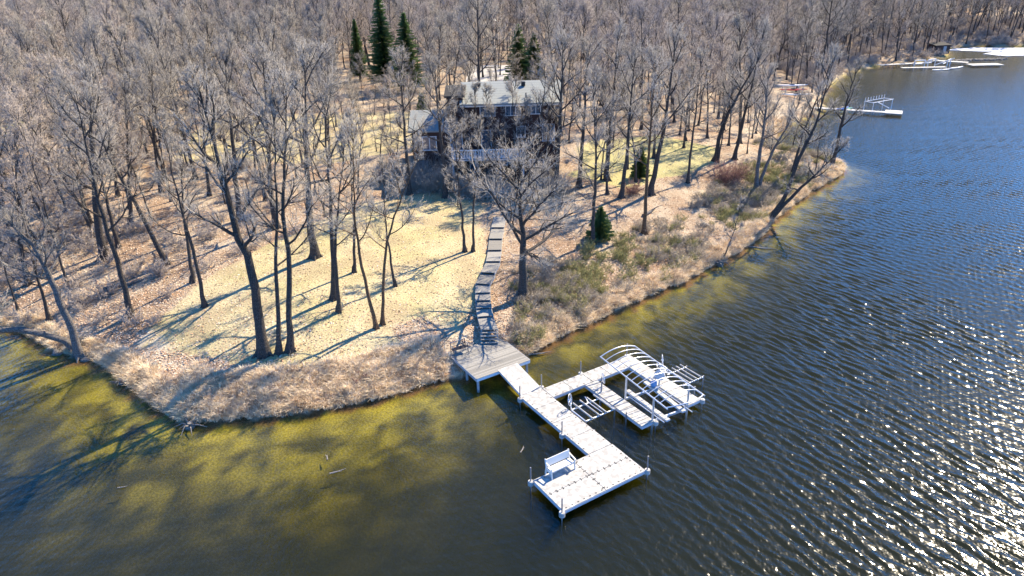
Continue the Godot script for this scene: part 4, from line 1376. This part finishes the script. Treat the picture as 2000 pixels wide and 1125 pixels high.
func house() -> void:
	var t := thing("house", "dark red two-storey house with grey roof and white windows behind the trees", "house", Vector3(0, 0, -70.8))
	gable_walls(t, "wall", -4.4, 5.2, 0.0, -8.0, 3.4, 12.1, 13.4, M.siding)
	gable_walls(t, "wall", -6.1, -4.41, -0.3, -6.0, 3.4, 12.7, 13.2, M.brown_siding)
	gable_walls(t, "wing_wall", -9.9, -6.11, -0.6, -6.8, 3.4, 9.3, 10.6, M.brown_siding)
	var r := roof_part(t, "roof", -4.75, 5.6, 0.55, -8.5, 11.95, 13.45, M.shingle)
	for v in [[-2.9, -2.9], [1.7, -2.8]]:
		begin()
		add_box(Vector3(v[0], 13.25, v[1]), Vector3(0.42, 0.3, 0.42), 0.04)
		tube([Vector3(v[0], 13.38, v[1]), Vector3(v[0], 13.52, v[1])], [0.26, 0.2], 10)
		piece("vent", finish(), M.black, r)
	barp("vent_pipe", M.black, r, [Vector3(1.9, 12.0, -0.5), Vector3(1.9, 12.75, -0.5)], 0.07)
	roof_part(t, "roof_cap", -6.3, -4.2, -0.05, -6.25, 12.7, 13.3, M.dark_roof)
	roof_part(t, "wing_roof", -10.2, -6.12, -0.3, -7.1, 9.25, 10.75, M.shingle)
	window_part(t, -2.74, -1.24, 10.65, 11.72, 0.02, 3)
	window_part(t, -0.18, 1.33, 10.65, 11.75, 0.02, 3)
	window_part(t, 2.37, 3.33, 10.75, 11.85, 0.02, 2)
	window_part(t, 0.89, 1.75, 8.45, 9.55, 0.02, 2)
	window_part(t, 3.5, 4.7, 8.0, 9.7, 0.02, 3)
	window_part(t, -2.7, -1.75, 7.1, 9.25, 0.02, 1)
	window_part(t, -5.9, -4.7, 7.2, 9.2, -0.28, 2)
	window_part(t, -0.85, -0.15, 5.6, 6.35, 0.02, 2)
	window_part(t, -4.0, -3.2, 4.9, 6.0, 0.02, 2)
	window_part(t, 2.2, 3.6, 5.0, 6.1, 0.02, 3)
	window_part(t, -8.8, -7.4, 7.2, 8.6, -0.58, 2)
	begin()
	add_box(Vector3(0.42, 11.72, 0.42), Vector3(10.2, 0.14, 0.1), 0.02)
	piece("gutter", finish(), M.white_paint, t)
	# raised deck across the front
	var k := 0
	var d := boxp("deck_floor", M.timber_side, t, Vector3(-2.05, 6.90, 1.43), Vector3(7.3, 0.14, 2.8), 0.01)
	boxp("top_rail", M.white_paint, d, Vector3(0, 1.0, 1.35), Vector3(7.3, 0.07, 0.1), 0.01)
	boxp("bottom_rail", M.white_paint, d, Vector3(0, 0.22, 1.35), Vector3(7.3, 0.06, 0.06), 0.01)
	for i in 46:
		boxp("baluster", M.white_paint, d, Vector3(-3.58 + i * 0.159, 0.61, 1.35), Vector3(0.06, 0.72, 0.045), 0.0)
	for x in [-3.62, 3.62]:
		boxp("side_rail", M.white_paint, d, Vector3(x, 1.0, 0.0), Vector3(0.08, 0.07, 2.6), 0.01)
		for i in 15:
			boxp("baluster", M.white_paint, d, Vector3(x, 0.53, -1.2 + i * 0.17), Vector3(0.045, 0.88, 0.06), 0.0)
	for x in [-3.5, -1.2, 1.2, 3.5]:
		boxp("support_post", M.timber_side, d, Vector3(x, -1.6, 1.25), Vector3(0.16, 3.2, 0.16), 0.01)
	# concrete patio below the deck
	begin()
	add_box(Vector3.ZERO, Vector3(6.0, 0.3, 4.0), 0.02)
	structure(piece("patio", finish(), M.concrete, self, Vector3(-0.5, ground_y(-0.5, -68.5) - 0.02, -68.2)))
	# drive behind the house, laid on the ground
	begin()
	var a0 := Vector2(-7.7, -127.6)
	for i in 8:
		for j in 5:
			var c := []
			for e in [[0, 0], [1, 0], [1, 1], [0, 1]]:
				var x := lerpf(-7.6, 1.1, (i + e[0]) / 8.0)
				var z := lerpf(-112.0, -153.0, (j + e[1]) / 5.0)
				c.append(Vector3(x, ground_y(x, z) + 0.06, z))
			quad_out(c[0], c[1], c[2], c[3], Vector3.UP)
	structure(piece("driveway", finish(), M.concrete, self))


# ---------------------------------------------------------------- things along the far shore, small things
func kayak(label: String, at: Vector3, yaw: float, material: Material, length := 3.4) -> void:
	var t := thing("kayak", label, "boat", at, yaw)
	begin()
	var n := 12
	var prev := []
	for i in n + 1:
		var f := float(i) / n * 2.0 - 1.0
		var w := 0.34 * pow(maxf(0.0, 1.0 - f * f), 0.7) + 0.01
		var lift := 0.10 * f * f
		var cur := []
		for k in 8:
			var an := TAU * k / 8.0
			cur.append(Vector3(f * length * 0.5, 0.17 + lift + sin(an) * 0.16 * (0.3 + 0.7 * (1.0 - f * f)), cos(an) * w))
		if i > 0:
			for k in 8:
				var k2 := (k + 1) % 8
				quad_out(prev[k], cur[k], cur[k2], prev[k2], (prev[k] + cur[k2]) * Vector3(0, 1, 1) - Vector3(0, 0.17 + lift, 0) * 2.0)
		prev = cur
	piece("hull", finish(), material, t)
	begin()
	tube([Vector3(-0.5, 0.325, 0), Vector3(0, 0.335, 0), Vector3(0.4, 0.325, 0)], [0.10, 0.2, 0.12], 8)
	piece("cockpit", finish(), M.black, t)

func plain_dock(called: String, label: String, p: Vector3, q: Vector3, w: float, n: int) -> Node3D:
	var yaw := atan2(q.x - p.x, q.z - p.z)
	var t := thing(called, label, "dock", Vector3(p.x, 0, p.z), yaw)
	var l := Vector2(p.x, p.z).distance_to(Vector2(q.x, q.z))
	for k in n:
		boxp("panel", M.dock_white, t, Vector3(0, p.y, l * (k + 0.5) / n), Vector3(w, 0.12, l / n - 0.04), 0.02)
		for s in [-1.0, 1.0]:
			barp("leg", M.galvanised, t, [Vector3(s * w * 0.47, -1.5, l * (k + 0.5) / n), Vector3(s * w * 0.47, p.y + 0.1, l * (k + 0.5) / n)], 0.05, 6)
	return t

func rock_mesh(seed_: int) -> ArrayMesh:
	var sp := SphereMesh.new()
	sp.radial_segments = 12
	sp.rings = 7
	var a := sp.get_mesh_arrays()
	var v: PackedVector3Array = a[Mesh.ARRAY_VERTEX]
	for i in v.size():
		var p := v[i]
		v[i] = p * (1.0 + 0.55 * noise2.get_noise_3d(p.x * 60.0 + seed_ * 50.0, p.y * 60.0, p.z * 60.0)) * Vector3(1.1, 0.7, 0.9)
	a[Mesh.ARRAY_VERTEX] = v
	var st := SurfaceTool.new()
	st.create_from_arrays(a)
	st.generate_normals()
	return st.commit()

func far_things() -> void:
	var dk := plain_dock("lake_dock", "narrow white dock reaching from the neighbouring shore into the lake", Vector3(50.5, 0.45, -124.5), Vector3(64.3, 0.45, -116.8), 1.3, 8)
	boxp("end_platform", M.dock_white, dk, Vector3(0.6, 0.452, 15.9), Vector3(3.0, 0.13, 2.6), 0.02)
	# open boat lift with a peg-topped beam behind that dock
	var l := thing("beam_lift", "tall white boat lift with a peg-topped beam beside the neighbouring dock", "boat lift", Vector3(63.8, 0, -119.6), 0.52)
	for s in [-1.0, 1.0]:
		barp("post", M.white_paint, l, [Vector3(s * 2.6, -1.6, 0), Vector3(s * 2.6, 2.0, 0)], 0.05)
		barp("post", M.white_paint, l, [Vector3(s * 2.6, -1.6, -1.6), Vector3(s * 2.6, 2.0, -1.6)], 0.05)
		barp("side_beam", M.white_paint, l, [Vector3(s * 2.6, 1.9, 0), Vector3(s * 2.6, 1.9, -1.6)], 0.06)
	for z in [0.0, -1.6]:
		barp("top_beam", M.white_paint, l, [Vector3(-2.8, 1.9, z), Vector3(2.8, 1.9, z)], 0.05)
	for k in 8:
		barp("peg", M.white_paint, l, [Vector3(-2.6 + 0.743 * k, 1.9, -1.6), Vector3(-2.6 + 0.743 * k, 2.5, -1.6)], 0.05, 6)
	barp("brace", M.white_paint, l, [Vector3(-1.6, 1.9, 0.1), Vector3(1.9, 0.5, 0.1)], 0.07)
	var gy := ground_y(51.5, -129.5)
	kayak("red canoe on the shore rack by the neighbouring dock", Vector3(52.0, gy + 0.55, -129.0), -0.1, M.red_boat, 5.0)
	kayak("white canoe lying above the red one on the neighbouring shore", Vector3(52.6, gy + 0.95, -131.4), -0.1, M.white_boat, 5.6)
	kayak("white canoe lying below the red one on the neighbouring shore", Vector3(51.6, gy + 0.15, -126.4), -0.1, M.white_boat, 5.0)
	kayak("teal kayak floating beside the neighbouring dock", Vector3(59.0, -0.05, -122.6), 0.4, M.teal_boat)
	kayak("blue kayak resting on the neighbouring dock", Vector3(57.4, 0.51, -120.4), 0.52, M.blue_boat)
	kayak("white rowing boat tied at the far corner of the bay, nearest the raft", Vector3(104.5, 0.0, -166.8), 0.5, M.white_boat, 5.5)
	kayak("white rowing boat tied at the far corner of the bay, beside the stored lifts", Vector3(99.5, 0.0, -164.2), 0.2, M.white_boat, 5.0)
	var rk := thing("canoe_rack", "low wooden rack holding canoes on the neighbouring shore", "rack", Vector3(52.0, gy, -129.6))
	for s in [-1.5, 1.5]:
		for z in [-0.9, 0.9]:
			boxp("post", M.timber_side, rk, Vector3(s, 0.4, z), Vector3(0.12, 1.3, 0.12), 0.01)
		boxp("bar", M.timber_side, rk, Vector3(s, 0.5, 0), Vector3(0.1, 0.1, 1.9), 0.01)
	# docks pulled up in the far corner of the bay
	plain_dock("stored_dock", "long bare dock section pulled up at the far corner of the bay", Vector3(88.0, 0.75, -170.2), Vector3(100.5, 0.55, -172.0), 1.6, 6)
	plain_dock("stored_dock", "dock section lying in front of the others at the far corner of the bay", Vector3(91.5, 0.5, -166.5), Vector3(101.5, 0.4, -166.0), 1.4, 5)
	plain_dock("stored_dock", "dock section angled toward the floating raft at the far corner of the bay", Vector3(104.5, 0.6, -176.5), Vector3(110.0, 0.45, -171.5), 1.8, 3)
	var rf := plain_dock("swim_raft", "flat white raft moored off the far corner of the bay", Vector3(108.6, 0.45, -168.8), Vector3(115.8, 0.45, -168.6), 3.0, 4)
	for k in 3:
		var bl := thing("stored_boat_lift", ["white boat lift frame leaning among the stored docks, nearest the bank", "white boat lift frame leaning among the stored docks, in the middle", "white boat lift frame leaning among the stored docks, nearest the raft"][k], "boat lift", Vector3(97.0 + 3.2 * k, 0.0, -170.0 - 1.2 * (k % 2)), 0.4 * k)
		for s in [-1.0, 1.0]:
			barp("rail", M.white_paint, bl, [Vector3(s * 1.2, 0.4, -1.6), Vector3(s * 1.2, 1.3 + 0.3 * k, 1.6)], 0.11, 6)
			barp("post", M.white_paint, bl, [Vector3(s * 1.2, -1.2, 0.9), Vector3(s * 1.2, 1.8, 0.9)], 0.1, 6)
		barp("cross_beam", M.white_paint, bl, [Vector3(-1.2, 0.8, 0), Vector3(1.2, 0.8, 0)], 0.11, 6)
		barp("cross_beam", M.white_paint, bl, [Vector3(-1.2, 1.7, 0.9), Vector3(1.2, 1.7, 0.9)], 0.1, 6)
	var sh := thing("dark_shed", "small dark shed on the spit behind the stored docks", "shed", Vector3(112.2, ground_y(112.2, -188.5) - 0.1, -188.5), 0.2)
	boxp("wall", M.brown_siding, sh, Vector3(0, 1.1, 0), Vector3(4.4, 2.2, 3.0), 0.03)
	boxp("roof", M.dark_roof, sh, Vector3(0, 2.32, 0), Vector3(4.9, 0.2, 3.5), 0.04, Basis(Vector3.RIGHT, 0.12))
	boxp("door", M.timber_side, sh, Vector3(0.6, 0.95, 1.52), Vector3(0.9, 1.9, 0.05), 0.01)
	# leftover ice against the far shore
	begin()
	var ring_ := [Vector2(119.5, -201.5), Vector2(124.0, -203.0), Vector2(132.0, -204.0), Vector2(150.0, -200.0), Vector2(185.0, -202.0), Vector2(180.0, -186.0), Vector2(152.0, -184.5), Vector2(140.0, -186.5), Vector2(128.0, -185.5), Vector2(126.0, -190.5), Vector2(131.0, -194.5)]
	var mid := Vector3(146.0, 0.07, -194.0)
	var pts := []
	for i in ring_.size():
		var a: Vector2 = ring_[i]
		var b: Vector2 = ring_[(i + 1) % ring_.size()]
		for k in 5:
			var p := a.lerp(b, k / 5.0)
			pts.append(Vector3(p.x + 0.9 * noise.get_noise_2d(p.x * 20.0, p.y * 20.0), 0.06, p.y + 1.6 * noise.get_noise_2d(p.x * 20.0 + 99.0, p.y * 20.0)))
	for i in pts.size():
		var p: Vector3 = pts[i]
		var q: Vector3 = pts[(i + 1) % pts.size()]
		if (q - p).cross(mid - p).y > 0.0:
			tri(p, q, mid)
		else:
			tri(q, p, mid)
		quad_out(p, q, q - Vector3(0, 0.12, 0), p - Vector3(0, 0.12, 0), (p + q) * 0.5 - mid)
	structure(piece("ice", finish(), M.ice, self))
	# spit of rocks and reeds beyond the raft
	rng.seed = 61
	var kinds := [rock_mesh(1), rock_mesh(2), rock_mesh(3)]
	var xf := []
	for i in 240:
		var f := rng.randf()
		var p := Vector2(104.0, -178.5).lerp(Vector2(124.0, -180.0), f) + Vector2(rng.randf_range(-0.8, 0.8), rng.randf_range(-1.2, 1.2))
		xf.append(Transform3D(Basis(Vector3.UP, rng.randf() * TAU).scaled(Vector3.ONE * rng.randf_range(0.3, 0.9)), Vector3(p.x, 0.05, p.y)))
	for i in 160:
		var p := SHORE[39].lerp(SHORE[41], rng.randf())
		xf.append(Transform3D(Basis(Vector3.UP, rng.randf() * TAU).scaled(Vector3.ONE * rng.randf_range(0.2, 0.7)), Vector3(p.x + rng.randf_range(-1.5, 0.5), 0.1, p.y + rng.randf_range(-0.8, 0.8))))
	var rs := scatter("shore_rocks", kinds[0], M.rock, self, xf)
	tag(rs, "pale rocks piled along the spit and shore of the far bay", "rocks")

func small_things() -> void:
	# driftwood and stumps along the near shore
	rng.seed = 303
	for e in [[-19.35, -34.2, "bleached root stump at the tip of the reedy shore", 0.55], [-25.9, -39.25, "bleached root stump in the shallows by the leaf-covered shore", 0.4], [18.4, -56.4, "dark root mass under the sapling at the bank's edge", 0.7]]:
		var t := thing("root_stump", e[2], "stump", Vector3(e[0], 0.02, e[1]))
		begin()
		tube([Vector3(0, -0.15, 0), Vector3(0.02, 0.15, 0), Vector3(0.05, 0.3, 0.02)], [0.3 * e[3] / 0.5, 0.2 * e[3] / 0.5, 0.13 * e[3] / 0.5], 8)
		piece("stump", finish(), M.driftwood, t)
		for k in 9:
			var an := TAU * k / 9.0 + rng.randf() * 0.5
			var dv := Vector3(cos(an), 0, sin(an))
			var ln: float = e[3] * rng.randf_range(1.0, 2.2)
			begin()
			tube([dv * 0.1 + Vector3(0, 0.12, 0), dv * ln * 0.5 + Vector3(0, 0.16 + rng.randf() * 0.2, 0) + rv() * 0.08, dv * ln + Vector3(0, rng.randf_range(-0.08, 0.25), 0)], [0.07, 0.045, 0.012], 5)
			piece("root", finish(), M.driftwood, t)
	for e in [[-9.61, -29.79, 0.9, 0.4, "short pale stick floating in the shallows left of the dock"], [-20.76, -28.97, 0.5, 0.2, "small pale stick floating far from the dock on the left"], [0.33, -31.25, 0.6, 1.2, "forked twig floating beside the white bench"], [1.83, -41.72, 1.8, 0.15, "pale log lying at the waterline right of the timber deck"], [23.38, -59.81, 2.6, -0.4, "bare branch lying in the water below the leaning trees"], [-10.5, -31.0, 0.5, 2.0, "pale twig floating just behind the short floating stick"]]:
		var t := thing("floating_stick", e[4], "stick", Vector3(e[0], 0.02, e[1]), e[3])
		var l: float = e[2]
		begin()
		tube([Vector3(-l * 0.5, 0.0, 0), Vector3(0, 0.03, 0.06 * l), Vector3(l * 0.5, 0.01, -0.04 * l)], [0.03 + 0.02 * l, 0.025 + 0.02 * l, 0.01], 6)
		piece("stem", finish(), M.driftwood, t)
		begin()
		tube([Vector3(0, 0.03, 0.06 * l), Vector3(l * 0.22, 0.08, 0.22 * l)], [0.02, 0.006], 5)
		piece("side_twig", finish(), M.driftwood, t)
	rng.seed = 405
	for e in [[-30.5, -50.5, 3.4, 0.5, "grey fallen log on the leaf litter behind the dark leaning tree"], [-37.0, -58.0, 4.2, -0.3, "long fallen log deep in the leaf litter on the left"], [13.5, -64.0, 2.6, 0.9, "short fallen log on the leafy bank near the lone slim tree"]]:
		var t := thing("fallen_log", e[4], "log", Vector3(e[0], ground_y(e[0], e[1]) + 0.1, e[1]), e[3])
		var l: float = e[2]
		begin()
		tube([Vector3(-l * 0.5, 0.02, 0), Vector3(0, 0.05, 0.08), Vector3(l * 0.5, 0.0, -0.1)], [0.17, 0.14, 0.07], 8)
		piece("trunk", finish(), M.bark_pale, t)
		begin()
		tube([Vector3(0.2, 0.1, 0.05), Vector3(0.7, 0.45, 0.5), Vector3(1.1, 0.6, 0.9)], [0.06, 0.04, 0.01], 5)
		piece("branch", finish(), M.bark_pale, t)
	rng.seed = 404
	for e in [[-30.0, -42.4, 0.35, "rounded grey rock at the foot of the leaning shore tree"], [-32.6, -43.4, 0.45, "dark grey rock left of the leaning shore tree"], [-23.9, -40.0, 0.3, "grey rock in the leaves just above the lawn's lake edge"], [18.44, -62.35, 0.4, "dark rock on the leafy bank above the brush"]]:
		var m := rock_mesh(int(e[2] * 100))
		var o := piece(numbered("shore_rock"), m, M.rock, self, Vector3(e[0], ground_y(e[0], e[1]) + e[2] * 0.2, e[1]), Basis().scaled(Vector3.ONE * e[2] * 1.6))
		tag(o, e[3], "rock")
	# evergreens
	conifer("tallest dark green spruce above the woods left of the house", Vector2(-20.8, -124.0), 16.0, 3.4, 1, M.needle)
	conifer("broad dark green spruce just right of the tallest one", Vector2(-16.6, -122.0), 12.8, 3.6, 2, M.needle)
	conifer("narrow spruce just left of the tallest one", Vector2(-27.4, -135.0), 11.0, 1.7, 3, M.needle)
	conifer("pointed dark green spruce behind the house roof", Vector2(2.0, -118.0), 11.2, 2.9, 4, M.needle)
	conifer("shorter spruce right of the pointed one behind the house", Vector2(4.6, -119.0), 9.8, 2.3, 5, M.needle_light)
	conifer("small young spruce standing on the bank between bare trees", Vector2(14.2, -73.5), 3.6, 1.0, 6, M.needle_light)
	conifer("green evergreen shrub on the bank right of the spreading oak", Vector2(7.9, -57.6), 3.0, 1.2, 7, M.needle_light, "evergreen_shrub")
	conifer("yellow-green evergreen beside the left end of the house", Vector2(-9.6, -79.5), 7.2, 1.5, 8, M.needle_light, "evergreen_tree")
	conifer("small yellow-green evergreen deep in the upper left woods", Vector2(-130.0, -225.0), 9.5, 2.4, 9, M.needle_light)
	conifer("small yellow-green evergreen right of another in the upper left woods", Vector2(-108.0, -200.0), 9.0, 2.4, 10, M.needle_light)
	# garden shrubs
	bush("red_twig_shrub", "round red-brown twiggy shrub on the bank above the lake", 24.3, -74.4, 2.8, 2.0, 46, 41, M.twig_red)
	bush("red_twig_shrub", "low red-brown shrub below the small spruce on the bank", 12.6, -68.9, 1.4, 1.4, 26, 42, M.twig_red)
	bush("dark_shrub", "large dark tangled shrub left of the house deck", -7.9, -68.4, 3.4, 2.8, 110, 43, M.twig_dark)
	bush("dark_shrub", "dark tangled shrub under the house deck", -3.0, -66.8, 2.6, 2.8, 100, 44, M.twig_dark)
	bush("dark_shrub", "dark tangled shrub at the right corner of the house", 4.2, -67.6, 2.8, 2.4, 90, 45, M.twig_dark)
	bush("dark_shrub", "grey shrub at the upper end of the steps", 0.9, -65.6, 1.6, 1.6, 36, 46, M.twig_dark)
	bush("red_twig_shrub", "pinkish twiggy shrub on the upper lawn left of the house", -13.0, -71.0, 2.4, 1.8, 40, 47, M.twig_pink)
	bush("red_twig_shrub", "small rusty shrub among the pale reeds", -9.9, -37.5, 0.7, 0.7, 16, 48, M.twig_red)


# ---------------------------------------------------------------- the scene
const WAVE := 0.085
const RIPPLE := 2.0
const WATER_ALPHA := 0.02
const MURK := 0.6
const MURK_COLOR := Color(0.28, 0.28, 0.03)
var cam: Camera3D

func _ready() -> void:
	cam = Camera3D.new()
	cam.name = "camera"
	cam.position = Vector3(0, 24.5, 0)
	cam.rotation_degrees = Vector3(-25.0, 0.0, -1.5)
	cam.fov = 45.0
	cam.near = 0.2
	cam.far = 3000.0
	add_child(cam)
	cam.current = true

	var env := Environment.new()
	env.background_mode = Environment.BG_SKY
	var sky := ProceduralSkyMaterial.new()
	sky.sky_top_color = Color(0.12, 0.31, 0.56)
	sky.sky_horizon_color = Color(0.31, 0.65, 1.0)
	sky.sky_curve = 0.28
	sky.sky_energy_multiplier = 1.12
	sky.ground_bottom_color = Color(0.20, 0.19, 0.15)
	sky.ground_horizon_color = Color(0.45, 0.48, 0.50)
	sky.sun_angle_max = 3.0
	env.sky = Sky.new()
	env.sky.sky_material = sky
	env.tonemap_mode = Environment.TONE_MAPPER_LINEAR
	env.tonemap_exposure = 2.3
	env.volumetric_fog_enabled = true
	env.volumetric_fog_density = 0.0
	env.sdfgi_enabled = true
	env.ssao_enabled = true
	env.ssil_enabled = true
	var we := WorldEnvironment.new()
	we.name = "environment"
	we.environment = env
	add_child(we)

	var sun := DirectionalLight3D.new()
	sun.name = "sun"
	sun.light_energy = 1.6
	sun.light_color = Color(1.0, 0.935, 0.82)
	sun.light_angular_distance = 0.5
	sun.shadow_enabled = true
	add_child(sun)
	var az := deg_to_rad(48.0)
	var el := deg_to_rad(46.0)
	var to_sun := Vector3(sin(az) * cos(el), sin(el), -cos(az) * cos(el))
	sun.look_at_from_position(to_sun * 100.0, Vector3.ZERO)

	noise.seed = 7
	noise.frequency = 0.02
	noise.fractal_octaves = 3
	noise2.seed = 21
	noise2.frequency = 0.02
	noise2.fractal_octaves = 3
	print("start ", Time.get_ticks_msec())
	make_sdf()
	print("sdf ", Time.get_ticks_msec())
	make_materials()
	print("materials ", Time.get_ticks_msec())
	ground()
	print("ground ", Time.get_ticks_msec())
	lake()
	print("lake ", Time.get_ticks_msec())
	house()
	docks()
	timber()
	far_things()
	print("things ", Time.get_ticks_msec())
	hero_trees()
	print("heroes ", Time.get_ticks_msec())
	woods()
	print("woods ", Time.get_ticks_msec())
	small_things()
	undergrowth()
	reeds()
	leaves()
	print("done ", Time.get_ticks_msec())
